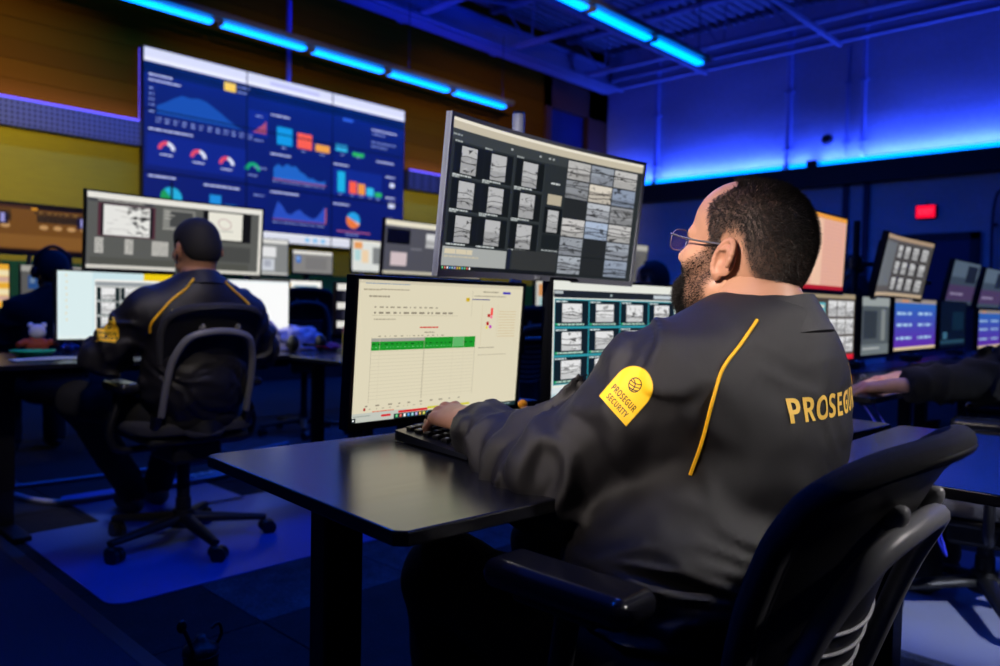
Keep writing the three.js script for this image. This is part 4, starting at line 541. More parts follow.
{ const t = thing('bowl', 'green bowl on the cluttered desk at the left edge', 'bowl', [1.04, 0.743, -3.82]); part('bowl', lathe([[0, 0], [0.05, 0], [0.085, 0.025], [0.088, 0.03], [0.08, 0.028], [0.045, 0.006], [0, 0.006]]), mat(0x18a060, 0.5), t); part('rim', new THREE.TorusGeometry(0.0865, 0.003, 6, 32).rotateX(Math.PI / 2).translate(0, 0.03, 0), mat(0x1cb870, 0.5), t); }
function paper(label, p, w, d, c, turn) { const t = thing('paper_sheet', label, 'paper', p, turn); part('sheet', sheet((u, v) => [(u - 0.5) * w, 0.002 + 0.006 * Math.sin(u * 3) * v, (0.5 - v) * d], 8, 8), mat(c, 0.8), t); part('print', sheet((u, v) => [(u - 0.5) * w * 0.7, 0.0028 + 0.006 * Math.sin((u * 0.7 + 0.15) * 3) * (v * 0.4 + 0.3), (0.5 - v) * d * 0.4], 8, 4), mat(0x8890a0, 0.8), t); return t; }
paper('white paper lying in front of the green bowl', [1.07, 0.743, -3.68], 0.3, 0.1, 0xc8ccc8, 0.1);
paper('grey paper on the desk under the blue to violet monitor', [4.2, 0.742, -1.0], 0.3, 0.21, 0x7890b0, 0.3);
function wrapper(label, p, c, s, turn = 0) { const t = thing('snack_wrapper', label, 'wrapper', p, turn); part('bag', sheet((u, v) => { const a = u * 2 * Math.PI, r = Math.sin(Math.min(1, Math.max(0, v)) * Math.PI) ** 0.5; return [(v - 0.5) * 0.16 * s, 0.024 * s * (1 + Math.sin(a) * r) * (0.8 + 0.2 * Math.sin(v * 19 + a)), Math.cos(a) * 0.04 * s * (0.3 + 0.7 * r)]; }, 20, 14), mat(c, 0.35), t); for (const q of [-1, 1]) part('crimp', box(0.012 * s, 0.003, 0.06 * s, q * 0.082 * s, 0.026 * s, 0), mat(c, 0.4), t); return t; }
wrapper('white and blue snack wrapper on the cluttered desk', [1.36, 0.743, -3.86], 0xc8d0f0, 0.9, 0.3); wrapper('red snack wrapper on the cluttered desk beside the man\'s arm', [1.54, 0.743, -3.88], 0xc02838, 1.0, -0.2); wrapper('blue snack wrapper lying before the red one', [1.5, 0.743, -3.78], 0x2038b0, 0.9, 0.5); wrapper('teal snack wrapper between the white and the blue one', [1.43, 0.743, -3.8], 0x208890, 0.7, 0.1); wrapper('pink snack wrapper on the side desk at the foot of the yellow stick', [2.45, 0.743, -3.62], 0xe02868, 1.0, 0.4);
{ const t = thing('crumpled_bag', 'crumpled white plastic bag right of the man seen from behind', 'bag', [2.37, 0.743, -3.82]); const g = new THREE.IcosahedronGeometry(0.1, 4), a = g.attributes.position; for (let i = 0; i < a.count; i++) { const q = V(a.getX(i), a.getY(i), a.getZ(i)), k = 1 + 0.35 * noise.noise(q.x * 26, q.y * 26, q.z * 26); a.setXYZ(i, q.x * k * 1.5, Math.max(-0.05, q.y * k * 0.8) + 0.05, q.z * k); } g.computeVertexNormals(); part('bag', g, mat(0xd4d0f4, 0.5), t); part('handle', tube([[-0.12, 0.06, 0], [-0.19, 0.12, 0.01], [-0.2, 0.16, 0.02], [-0.17, 0.12, 0.04], [-0.12, 0.06, 0.03]], 0.012, 20), mat(0xd4d0f4, 0.5), t); }
{ const t = thing('headset', 'black headset lying on the desk in front of the crumpled bag', 'headset', [2.3, 0.743, -3.62]); part('headband', tube([[-0.08, 0.03, 0], [-0.06, 0.03, -0.1], [0, 0.03, -0.14], [0.06, 0.03, -0.1], [0.08, 0.03, 0]], 0.009, 30), M.plastic, t); for (const s of [-1, 1]) part('ear_cup', new THREE.SphereGeometry(0.045, 18, 14).scale(0.6, 1, 1).translate(s * 0.085, 0.045, 0), M.plastic, t); }
{ const t = thing('highlighter', 'tall yellow stick with a pink top on the side desk', 'stick', [2.36, 0.743, -3.36]); part('barrel', cyl(0.012, 0.012, 0.11, 0, 0, 0, 14), mat(0xf0c010, 0.5), t); part('cap', cyl(0.012, 0.006, 0.035, 0, 0.11, 0, 14), mat(0xf07a70, 0.5), t); }
{ const t = thing('cushion', 'violet cushion standing behind the spreadsheet monitor', 'cushion', [2.86, 0.742, -3.7], 0.2); const g = new THREE.SphereGeometry(1, 24, 16), a = g.attributes.position; for (let i = 0; i < a.count; i++) { const k = (v) => Math.sign(v) * Math.abs(v) ** 0.6; a.setXYZ(i, k(a.getX(i)) * 0.16, k(a.getY(i)) * 0.12 + 0.12, a.getZ(i) * 0.06); } g.computeVertexNormals(); part('cover', g, mat(0x5a4a9a, 0.85), t); part('piping', new THREE.TorusGeometry(0.14, 0.005, 6, 40).scale(1.1, 0.84, 1).translate(0, 0.12, 0), mat(0x4a3a80, 0.8), t); }
{ const t = thing('plate', 'bright blue plate on the desk at the right', 'plate', [4.15, 0.742, -0.92]); part('plate', lathe([[0, 0], [0.08, 0], [0.13, 0.018], [0.132, 0.022], [0.08, 0.006], [0, 0.006]]), mat(0x1888e0, 0.35), t); part('rim', new THREE.TorusGeometry(0.131, 0.003, 6, 32).rotateX(Math.PI / 2).translate(0, 0.02, 0), mat(0x60b0f0, 0.4), t); }
{ const t = thing('sticky_pad', 'yellow paper pad beside the bright blue plate', 'notepad', [3.86, 0.742, -0.93], 0.3); part('pad', box(0.12, 0.012, 0.08, 0, 0.006, 0, 0.002), mat(0xd8b030, 0.7), t); part('top_leaf', sheet((u, v) => [(u - 0.5) * 0.12, 0.0125 + 0.02 * v * v, (0.5 - v) * 0.08], 4, 6), mat(0xe0b838, 0.7), t); }
{ const t = thing('keyboard', 'dark flat keyboard before the monitors at the right', 'keyboard', [3.72, 0.742, -0.98]); part('case', box(0.44, 0.018, 0.14, 0, 0.009, 0, 0.005), mat(0x15151a, 0.4), t); const k = []; for (let r = 0; r < 5; r++) for (let i = 0; i < 20; i++) k.push(box(0.017, 0.006, 0.02, -0.2 + i * 0.021, 0.021, -0.05 + r * 0.025)); tag(part('keycaps', k, M.matte, t), null, null, null, 'stuff'); }
{ const t = thing('mouse', 'dark computer mouse under the hand at the right', 'mouse', [3.02, 0.742, -0.96]); part('shell', new THREE.SphereGeometry(1, 20, 14, 0, 2 * Math.PI, 0, Math.PI / 2).scale(0.032, 0.034, 0.055), M.plastic, t); part('wheel', new THREE.TorusGeometry(0.008, 0.004, 8, 16).rotateY(Math.PI / 2).translate(0, 0.03, -0.03), M.grey, t); }
{ const t = thing('cable_bundle', 'thin black cables hanging under the front desk behind the man\'s elbow', 'cable', [1.2, 0, -1.0]); for (const [x, z, d] of [[0, 0, 0.1], [0.03, -0.03, 0.16], [0.07, 0.01, 0.13]]) part('cable', tube([[x, 0.715, z], [x - 0.02, 0.66, z + 0.01], [x + 0.02, 0.715 - d, z + 0.02], [x + 0.06, 0.66, z], [x + 0.08, 0.715, z - 0.02]], 0.004, 30, 6), M.plastic, t); }
{ const t = thing('hanging_cable', 'thin blue cable looping down from the side desk at the right', 'cable', [2.66, 0, -0.62]); part('cable', tube([[0, 0.715, -0.25], [0, 0.5, -0.1], [0.01, 0.28, 0], [0.05, 0.26, 0], [0.07, 0.45, -0.08], [0.08, 0.715, -0.25]], 0.004, 40, 6), mat(0x1828c0, 0.5), t); part('clip', box(0.1, 0.01, 0.02, 0.04, 0.714, -0.25), M.black, t); }
// ---------------------------------------------------------------- people
const lerp = (a, b, t) => a.map((v, i) => v + (b[i] - v) * t), sstep = (a, b, x) => { x = Math.min(1, Math.max(0, (x - a) / (b - a))); return x * x * (3 - 2 * x); };
const line = (pts, x) => { if (x <= pts[0][0]) return pts[0][1]; for (let i = 1; i < pts.length; i++) if (x <= pts[i][0]) return pts[i - 1][1] + (pts[i][1] - pts[i - 1][1]) * (x - pts[i - 1][0]) / (pts[i][0] - pts[i - 1][0]); return pts[pts.length - 1][1]; };
// head, facing -z, the ear canals at the origin's height
const earAt = (s) => { const ring = []; const L = []; const P = (a, rz, ry, out) => [s * (0.0775 + out), -0.006 + ry * Math.sin(a) + 0.0, 0.016 - rz * Math.cos(a) + ry * Math.sin(a) * 0.18]; let q = null; for (let i = 0; i <= 14; i++) { const a = R(-62 + i * 18.5) , p = P(a + Math.PI * 0.0, 0.0175, 0.031, 0.006 + 0.011 * Math.max(0, -Math.cos(a))); if (q) L.push(cap(q, p, 0.0042, 0.0042)); q = p; }
  q = null; for (let i = 0; i <= 7; i++) { const a = R(-10 + i * 26), p = P(a, 0.0095, 0.018, 0.009 + 0.003 * Math.max(0, -Math.cos(a))); if (i > 1) { if (q) L.push(cap(q, p, 0.0032, 0.0032)); q = p; } }
  const rimf = union(0.004, L), plate = ell([s * 0.081, -0.004, 0.019], [0.0045, 0.031, 0.017]), lobe = ell([s * 0.0795, -0.035, 0.006], [0.0055, 0.011, 0.0085]), tragus = ell([s * 0.079, -0.008, -0.0005], [0.0055, 0.007, 0.0045]), bowl = ell([s * 0.09, -0.007, 0.0105], [0.0095, 0.0125, 0.0085]), root = cap([s * 0.07, 0.01, 0.014], [s * 0.072, -0.02, 0.01], 0.008, 0.008);
  return (x, y, z) => smin(smax(smin(smin(rimf(x, y, z), plate(x, y, z), 0.005), smin(lobe(x, y, z), root(x, y, z), 0.006), 0.006), -bowl(x, y, z), 0.003), tragus(x, y, z), 0.003); };
const skull = (() => {
  const p = [ell([0, 0.042, 0.012], [0.0775, 0.088, 0.095]), ell([0, 0.045, -0.04], [0.0665, 0.07, 0.062]), ell([0, 0.0, 0.052], [0.066, 0.062, 0.058])];
  const cranium = union(0.03, p);
  const face = union(0.022, [ell([0, -0.03, -0.052], [0.06, 0.066, 0.05]), ell([0, -0.072, -0.05], [0.054, 0.036, 0.047]), ell([0, -0.094, -0.078], [0.026, 0.022, 0.022]), cap([-0.056, -0.062, -0.012], [-0.03, -0.095, -0.066], 0.022, 0.018), cap([0.056, -0.062, -0.012], [0.03, -0.095, -0.066], 0.022, 0.018)]);
  const cheek = [ell([-0.046, -0.022, -0.062], [0.022, 0.024, 0.03]), ell([0.046, -0.022, -0.062], [0.022, 0.024, 0.03])], brow = union(0.012, [cap([-0.05, 0.022, -0.078], [-0.012, 0.019, -0.1], 0.01, 0.011), cap([0.05, 0.022, -0.078], [0.012, 0.019, -0.1], 0.01, 0.011)]);
  const nose = union(0.01, [cap([0, 0.012, -0.1], [0, -0.028, -0.122], 0.0085, 0.0125), ell([-0.012, -0.034, -0.107], [0.0095, 0.0085, 0.011]), ell([0.012, -0.034, -0.107], [0.0095, 0.0085, 0.011])]);
  const sock = [ell([-0.032, 0.002, -0.103], [0.019, 0.013, 0.016]), ell([0.032, 0.002, -0.103], [0.019, 0.013, 0.016])], balls = [ell([-0.032, 0.001, -0.083], [0.014, 0.0125, 0.0125]), ell([0.032, 0.001, -0.083], [0.014, 0.0125, 0.0125])];
  const lips = union(0.006, [cap([-0.022, -0.062, -0.093], [0, -0.06, -0.1025], 0.005, 0.007), cap([0.022, -0.062, -0.093], [0, -0.06, -0.1025], 0.005, 0.007), cap([-0.016, -0.071, -0.092], [0.016, -0.071, -0.092], 0.007, 0.007)]);
  const neck = (x, y, z) => smin(cap([0, -0.04, 0.022], [0, -0.2, 0.055], 0.062, 0.07)(x, y, z), cap([0, -0.1, -0.03], [0, -0.18, 0.0], 0.034, 0.045)(x, y, z), 0.03), fold = ell([0, -0.078, 0.112], [0.05, 0.007, 0.03]);
  return { cranium, all: (x, y, z) => { let d = smin(cranium(x, y, z), face(x, y, z), 0.03); d = smin(d, smin(cheek[0](x, y, z), cheek[1](x, y, z), 0.01), 0.02); d = smin(d, brow(x, y, z), 0.014); d = smin(d, nose(x, y, z), 0.01); d = smax(d, -Math.min(sock[0](x, y, z), sock[1](x, y, z)), 0.014); d = smin(d, Math.min(balls[0](x, y, z), balls[1](x, y, z)), 0.003); d = smin(d, lips(x, y, z), 0.005); d = smin(d, neck(x, y, z), 0.035); return smax(d, -fold(x, y, z), 0.012); } };
})();
const hairLow = [[-0.055, 0.3], [-0.05, 0.07], [-0.036, 0.04], [-0.026, 0.0], [-0.008, 0.0], [-0.002, 0.034], [0.02, 0.04], [0.036, 0.028], [0.055, -0.012], [0.075, -0.038], [0.2, -0.05]];
const hairFront = (x, y) => -0.05 - 0.035 * sstep(0.05, 0.0, Math.abs(x)) * sstep(0.1, 0.125, y) + 0.03 * sstep(0.07, 0.12, y);
const hairMask = (x, y, z) => Math.min(sstep(-0.012, 0.022, y - line(hairLow, z)), sstep(-0.006, 0.008, z - hairFront(x, y)));
const beardMask = (x, y, z) => { const low = sstep(-0.136, -0.118, y) * sstep(0.014, -0.012, z + (y + 0.02) * -0.3 - 0.0), up = sstep(0.012, -0.012, y - line([[-0.12, -0.046], [-0.1, -0.044], [-0.075, -0.036], [-0.05, -0.014], [-0.028, 0.014], [0, 0.02]], z)); const mouth = Math.abs(x) < 0.02 && Math.abs(y + 0.066) < 0.01 && z < -0.09 ? 0 : 1; return z > 0.0 ? 0 : low * up * mouth; };
const chinMask = (x, y, z) => sstep(-0.06, -0.082, z) * sstep(-0.05, -0.07, y);
const skinMat = phys(0xffffff, 0.48, { vertexColors: true, specularIntensity: 0.6 });
function paint(g, f) { const p = g.attributes.position, c = new Float32Array(p.count * 3); for (let i = 0; i < p.count; i++) c.set(f(p.getX(i), p.getY(i), p.getZ(i)), 3 * i); g.setAttribute('color', new THREE.BufferAttribute(c, 3)); return g; }
function headGeo(cell, skin, o) {
  const f = skull.all, a = net(f, [-0.1, -0.2, -0.145], [0.1, 0.145, 0.135], cell), ears = [-1, 1].map((s) => net(earAt(s), [s < 0 ? -0.104 : 0.06, -0.055, -0.02], [s < 0 ? -0.06 : 0.104, 0.04, 0.052], Math.min(cell * 0.5, 0.002)));
  return [a, ...ears].map((g, i) => paint(g, (x, y, z) => { const h = i ? 0 : hairMask(x, y, z) * (o.bald ? 0 : 1), b = i || !o.beard ? 0 : beardMask(x, y, z), n = 1 + 0.1 * noise.noise(x * 60, y * 60, z * 60), d = Math.max(h * 0.85, b * (0.6 + 0.35 * chinMask(x, y, z))), red = i ? 1.05 : 1, lip = Math.abs(x) < 0.026 && Math.abs(y + 0.066) < 0.012 && z < -0.088 ? 0.75 : 1; const k = b > h ? 0.35 : 1; return [skin[0] * n * red * (1 - d) + 0.03 * k * d, skin[1] * n * lip * (1 - d) + 0.024 * k * d, skin[2] * n * lip * (1 - d) + 0.022 * k * d]; }));
}
function strands(name, geo, mask, count, len, mats, lift, parent, M4) { // short hairs rooted in the skin
  const p = geo.attributes.position, n = geo.attributes.normal, ix = geo.index.array, F = ix.length / 3, g = new THREE.ConeGeometry(0.0005, 1, 3, 1, true).translate(0, 0.5, 0), mesh = new THREE.InstancedMesh(g, mats, count), q = new THREE.Quaternion(), m = new THREE.Matrix4(), sc = V(1, 1, 1); let k = 0, col = new THREE.Color();
  for (let tries = 0; k < count && tries < count * 60; tries++) { const t = Math.floor(rnd() * F) * 3, u = rnd(), v = rnd() * (1 - u), A = ix[t], B = ix[t + 1], C = ix[t + 2], pt = V(0, 0, 0), nn = V(0, 0, 0); for (const [i, w] of [[A, u], [B, v], [C, 1 - u - v]]) { pt.add(V(p.getX(i), p.getY(i), p.getZ(i)).multiplyScalar(w)); nn.add(V(n.getX(i), n.getY(i), n.getZ(i)).multiplyScalar(w)); }
    if (rnd() > mask(pt.x, pt.y, pt.z)) continue; const l = len(pt.x, pt.y, pt.z) * (0.7 + 0.6 * rnd()), d = nn.normalize().clone().add(V((rnd() - 0.5) * 0.9, -0.45 + (rnd() - 0.5) * 0.8, lift + (rnd() - 0.5) * 0.8)).normalize(); q.setFromUnitVectors(V(0, 1, 0), d); sc.set(1, l, 1); m.compose(pt.addScaledVector(nn, -0.001), q, sc).premultiply(M4); mesh.setMatrixAt(k, m); const s = (rnd() < 0.12 ? 3.2 : 0.5 + rnd()) * (lift < 0 ? 0.25 : 1); mesh.setColorAt(k, col.setRGB(0.04 * s, 0.035 * s, 0.033 * s)); k++; }
  mesh.count = k; mesh.name = name; mesh.castShadow = mesh.receiveShadow = true; mesh.userData.kind = 'stuff'; parent.add(mesh);
}
// a hand: root frame M4 with +x towards the thumb, +y out of the back, -z along the fingers
function handField(side, curl) { // side 1: thumb at +x
  const L = [], K = [[0.031, 0, -0.088], [0.01, 0.003, -0.093], [-0.011, 0.001, -0.087], [-0.03, -0.004, -0.077]], len = [[0.045, 0.027, 0.022], [0.05, 0.03, 0.023], [0.046, 0.028, 0.022], [0.036, 0.022, 0.02]], rad = [0.0095, 0.0098, 0.0092, 0.0082];
  const palm = [cap([0.016, 0, -0.01], [0.03, -0.002, -0.085], 0.0165, 0.0125), cap([0.004, 0.002, -0.01], [0.01, 0.001, -0.09], 0.0165, 0.0125), cap([-0.008, 0.001, -0.01], [-0.011, 0, -0.085], 0.016, 0.012), cap([-0.018, -0.002, -0.012], [-0.029, -0.005, -0.076], 0.0145, 0.0115), cap([0.0, 0, 0.04], [0, 0, -0.01], 0.024, 0.021), cap([0.02, -0.008, -0.02], [0.036, -0.012, -0.045], 0.016, 0.015)];
  const fingers = K.map((k, i) => { let p = k, a = 0; const s = []; for (let j = 0; j < 3; j++) { a += curl[i][j]; const n = [p[0] + (i - 1.4) * -0.0012 - Math.sin(R((i - 1.5) * -3)) * len[i][j], p[1] - Math.sin(R(a)) * len[i][j], p[2] - Math.cos(R(a)) * len[i][j]]; s.push(cap(p, n, rad[i] * (1 - 0.08 * j), rad[i] * (0.94 - 0.1 * j))); p = n; } return union(0.003, s); });
  const th = [[0.026, -0.01, -0.022], [0.05, -0.018, -0.05], [0.06, -0.024, -0.082], [0.056, -0.03, -0.108]], thumb = union(0.005, [cap(th[0], th[1], 0.0145, 0.0115), cap(th[1], th[2], 0.0112, 0.0102), cap(th[2], th[3], 0.01, 0.008)]);
  const P = union(0.014, palm), knob = K.map((k, i) => ell([k[0], k[1] + 0.004, k[2] + 0.004], [0.0095, 0.0095, 0.0105]));
  return (x, y, z) => { x *= side; let d = P(x, y, z); for (const q of knob) d = smin(d, q(x, y, z), 0.006); d = smin(d, thumb(x, y, z), 0.012); for (const q of fingers) d = smin(d, q(x, y, z), 0.004); return d; };
}
function handGeo(M4, side, curl, skin, cell = 0.003) { const g = net(handField(side, curl), [-0.09, -0.11, -0.22], [0.09, 0.035, 0.06], cell); paint(g, (x, y, z) => { const kn = Math.exp(-(((z + 0.085) / 0.012) ** 2)) * 0.12, n = 1 + 0.07 * noise.noise(x * 90, y * 90, z * 90); return [skin[0] * n * (1 + kn), skin[1] * n * (1 - kn), skin[2] * n * (1 - kn)]; }); return g.applyMatrix4(M4); }
const frame3 = (o, fwd, up) => { const z = V(...fwd).normalize().negate(), x = V(...up).normalize().cross(z).normalize(), y = z.clone().cross(x); return new THREE.Matrix4().makeBasis(x, y, z).setPosition(...o); };
const blouson = mat(0x121013, 0.56, { bumpMap: weave, bumpScale: 0.0004 }), slacks = mat(0x08080a, 0.9), yellowMat = mat(0xf2b70a, 0.6), shoeMat = mat(0x1a1816, 0.6);
function jacketField(J) {
  const g = J.girth || 1, ax = (p, x, y, z) => [p[0] + x, p[1] + y, p[2] + z];
  const sleeve = (sh, el, wr) => { const up = cap(sh, el, 0.078 * g, 0.068 * g), lo = cap(el, lerp(el, wr, 0.97), 0.066 * g, 0.05 * g), dU = V(...el).sub(V(...sh)).normalize(), dL = V(...wr).sub(V(...el)).normalize(), cut = lerp(el, wr, 0.87), L = V(...wr).distanceTo(V(...el));
    return (x, y, z) => { let d = smin(up(x, y, z), lo(x, y, z), 0.05); if (d > 0.06) return d; const px = x - el[0], py = y - el[1], pz = z - el[2], t = px * dL.x + py * dL.y + pz * dL.z, tu = px * dU.x + py * dU.y + pz * dU.z, near = Math.exp(-((t / 0.18) ** 2)); const w1 = noise.noise(x * 9 + 3, y * 9, z * 9) * 2.2, qx = noise.noise(x * 22, y * 22, z * 22);
      const rings = Math.sin((t > 0 ? t : tu) * 62 + w1 * 2.4 + px * 16) , fold = Math.max(0, rings) ** 1.4 * 0.021 * (0.45 + near) * (0.6 + 0.6 * noise.noise(x * 13, y * 13 + 5, z * 13)); d += -fold + qx * 0.004 + Math.abs(noise.noise(x * 30 + w1, y * 12, z * 20)) * 0.005 - 0.002; const c = (x - cut[0]) * dL.x + (y - cut[1]) * dL.y + (z - cut[2]) * dL.z; return Math.max(d, c); }; };
  const L = sleeve(J.shL, J.elL, J.wrL), Rr = sleeve(J.shR, J.elR, J.wrR);
  const body = union(0.09, [ell(J.chest, [0.195 * g, 0.19 * g, 0.142 * g]), ell(J.belly, [0.205 * g, 0.19 * g, 0.172 * g]), ell(J.upperBack, [0.17 * g, 0.13 * g, 0.1 * g]), cap(ax(J.shL, 0.03, 0, 0), ax(J.shR, -0.03, 0, 0), 0.07 * g, 0.07 * g), cap(J.neck, lerp(J.neck, J.shL, 0.8), 0.066, 0.058 * g), cap(J.neck, lerp(J.neck, J.shR, 0.8), 0.066, 0.058 * g)]), hole = cap(ax(J.neck, 0, 0.0, 0.0), ax(J.neckTop, 0, 0.05, 0), 0.058, 0.062);
  const hem = J.hip[1] - 0.03, fold = J.fold && cap(J.fold[0], J.fold[1], 0.012, 0.03);
  return (x, y, z) => { let d = body(x, y, z); if (d < 0.08) { const w = noise.noise(x * 5, y * 5, z * 5), low = sstep(J.chest[1] + 0.02, J.belly[1], y); d += (Math.abs(noise.noise(x * 7 + 2 * w, y * 19 + x * 14 + 3 * w, z * 7)) - 0.3) * (0.0035 + 0.032 * low) + noise.noise(x * 14, y * 14, z * 14) * 0.003; }
    d = smin(smin(d, L(x, y, z), 0.035), Rr(x, y, z), 0.035); d = smax(d, -hole(x, y, z), 0.012); if (J.fold) d = smin(d, fold(x, y, z), 0.02); return Math.max(d, hem - y); };
}
function person(label, J, o = {}) {
  const t = thing('person', label, 'person', [J.hip[0], 0, J.hip[2]], 0, o.group); const sub = (name, geo, m, l) => part(name, (Array.isArray(geo) ? join(geo) : geo).translate(-J.hip[0], 0, -J.hip[2]), m, t, l);
  const skin = o.skin || [0.5, 0.27, 0.165], cell = o.cell || 0.012, head = new THREE.Matrix4().compose(V(...J.head), new THREE.Quaternion().setFromEuler(new THREE.Euler(R(J.pitch || 0), R(J.yaw || 0), R(J.roll || 0), 'YXZ')), V(1, 1, 1).multiplyScalar(J.headSize || 1));
  const hs = headGeo(o.headCell || 0.005, skin, o), local = hs[0].clone(); hs.forEach((g) => g.applyMatrix4(head));
  const core = net(union(0.05, [cap(J.neckTop, J.neck, 0.06, 0.066), cap(J.neck, J.chest, 0.08, 0.11), cap(J.chest, J.hip, 0.11, 0.11), cap(J.neck, J.shL, 0.04, 0.05), cap(J.neck, J.shR, 0.04, 0.05), cap(J.shL, J.elL, 0.048, 0.042), cap(J.elL, J.wrL, 0.04, 0.026), cap(J.shR, J.elR, 0.048, 0.042), cap(J.elR, J.wrR, 0.04, 0.026), cap([J.hip[0] - 0.08, J.hip[1], J.hip[2] - 0.02], J.knL, 0.065, 0.05), cap([J.hip[0] + 0.08, J.hip[1], J.hip[2] - 0.02], J.knR, 0.065, 0.05), cap(J.knL, J.anL, 0.045, 0.035), cap(J.knR, J.anR, 0.045, 0.035)]), box3(J, -0.16), box3(J, 0.16), 0.017); paint(core, () => skin);
  const hands = []; if (J.handL) hands.push(handGeo(frame3(J.wrL, J.handL[0], J.handL[1]), 1, J.curlL || CURL, skin, o.handCell)); if (J.handR) hands.push(handGeo(frame3(J.wrR, J.handR[0], J.handR[1]), -1, J.curlR || CURL, skin, o.handCell));
  const all = [core, ...hs, ...hands].map((g) => { const y = g.toNonIndexed(); for (const k of Object.keys(y.attributes)) if (!['position', 'normal', 'uv', 'color'].includes(k)) y.deleteAttribute(k); return y; });
  part('body', mergeGeometries(all).translate(-J.hip[0], 0, -J.hip[2]), skinMat, t);
  const f = jacketField(J), jk = sub('jacket', net(f, box3(J, -0.26, true), box3(J, 0.26, true), cell), o.jacketMat || blouson);
  const lm = union(0.045, [ell(J.hip, [0.185 * (J.girth || 1), 0.12, 0.17]), cap(lerp(J.hip, J.knL, 0.12).map((v, i) => v + [-0.09, 0, 0][i]), J.knL, 0.098, 0.074), cap(lerp(J.hip, J.knR, 0.12).map((v, i) => v + [0.09, 0, 0][i]), J.knR, 0.098, 0.074), cap(J.knL, J.anL, 0.074, 0.066), cap(J.knR, J.anR, 0.074, 0.066)]), legs = (x, y, z) => Math.max(lm(x, y, z) + noise.noise(x * 12, y * 16, z * 12) * 0.006, 0.045 - y);
  sub('trousers', net(legs, [Math.min(J.knL[0], J.anL[0], J.hip[0] - 0.1) - 0.14, 0.02, Math.min(J.knL[2], J.anL[2], J.knR[2], J.anR[2]) - 0.13], [Math.max(J.knR[0], J.anR[0], J.hip[0] + 0.1) + 0.14, J.hip[1] + 0.14, J.hip[2] + 0.2], Math.max(cell, 0.011)), slacks);
  for (const [n, k] of [['anL', 'L'], ['anR', 'R']]) { const a = J[n], s = net((x, y, z) => { const d = smin(ell([a[0], 0.045, a[2] - 0.06], [0.046, 0.042, 0.13])(x, y, z), cap([a[0], 0.11, a[2] + 0.005], [a[0], 0.05, a[2] + 0.01], 0.042, 0.04)(x, y, z), 0.03); return Math.max(d, 0.004 - y); }, [a[0] - 0.08, 0, a[2] - 0.22], [a[0] + 0.08, 0.17, a[2] + 0.09], 0.008); sub('shoe', s, o.shoeMat || shoeMat); }
  // collar, a stand with a turned-down fall
  const n = V(...J.neck), up = V(...J.neckTop).sub(n).normalize(), cr = J.collar || 1; const back = V(0, 0, 1), rightv = V(1, 0, 0);
  const band = (r0, h0, r1, h1, open) => sheet((u, v) => { const a = R(-90 + open) + u * R(360 - 2 * open), r = r0 + (r1 - r0) * v, h = h0 + (h1 - h0) * v; return n.clone().addScaledVector(rightv, Math.cos(a) * r * 1.02 * cr).addScaledVector(back, Math.sin(a) * r * 1.08 * cr).addScaledVector(up, h + 0.026 * Math.sin(a) - 0.012); }, 48, 6);
  sub('collar', [band(0.082, 0.0, 0.074, 0.062, 22), band(0.074, 0.062, 0.078, 0.066, 22), band(0.078, 0.066, 0.1, 0.014, 22), band(0.1, 0.014, 0.095, 0.008, 22)], o.jacketMat || blouson);
  if (!o.cropped) { const cut = o.hairLift || 0.004, hf = (x, y, z) => Math.max(skull.cranium(x, y, z) - cut, -(hairMask(x, y, z) - 0.35) * 0.05); sub('hair', paint(net(hf, [-0.095, -0.08, -0.12], [0.095, 0.15, 0.14], o.headCell || 0.005), () => [1, 1, 1]).applyMatrix4(head), o.hairMat || mat(0x0e0b0a, 0.8)); }
  const on = (name, geo, m, l) => part(name, geo.translate(-J.hip[0], 0, -J.hip[2]), m, jk, l);
  return { t, f, head, local, sub, on, shift: new THREE.Matrix4().makeTranslation(-J.hip[0], 0, -J.hip[2]) };
}
const CURL = [[18, 28, 18], [14, 30, 18], [18, 32, 20], [22, 34, 22]];
function box3(J, m, upper) { const P = upper ? ['shL', 'shR', 'elL', 'elR', 'wrL', 'wrR', 'chest', 'belly', 'hip', 'neck'] : ['head', 'neck', 'shL', 'shR', 'elL', 'elR', 'wrL', 'wrR', 'chest', 'hip', 'knL', 'knR', 'anL', 'anR']; const k = upper ? m * 0.9 : m; return [0, 1, 2].map((i) => (m < 0 ? Math.min : Math.max)(...P.map((n) => J[n][i])) + k); }
function drape(f, c, U, W, dir, w, h, nu, nv, lift) { const d = V(...dir).normalize(), u0 = V(...U).normalize(), w0 = V(...W).normalize(); return sheet((u, v) => march(f, V(...c).addScaledVector(u0, (u - 0.5) * w).addScaledVector(w0, (v - 0.5) * h).addScaledVector(d, -0.16), d, lift), nu, nv); }
const word = canvas(1024, 192, (c, w, h) => { c.clearRect(0, 0, w, h); c.fillStyle = '#f2c558'; c.font = 'bold 200px sans-serif'; c.textBaseline = 'alphabetic'; const m = c.measureText('PROSEGUR').width; c.save(); c.scale(w / m, 1.22); c.fillText('PROSEGUR', 0, 150); c.restore(); });
const wordMat = new THREE.MeshStandardMaterial({ map: word, alphaTest: 0.5, transparent: false, roughness: 0.5, side: THREE.DoubleSide });
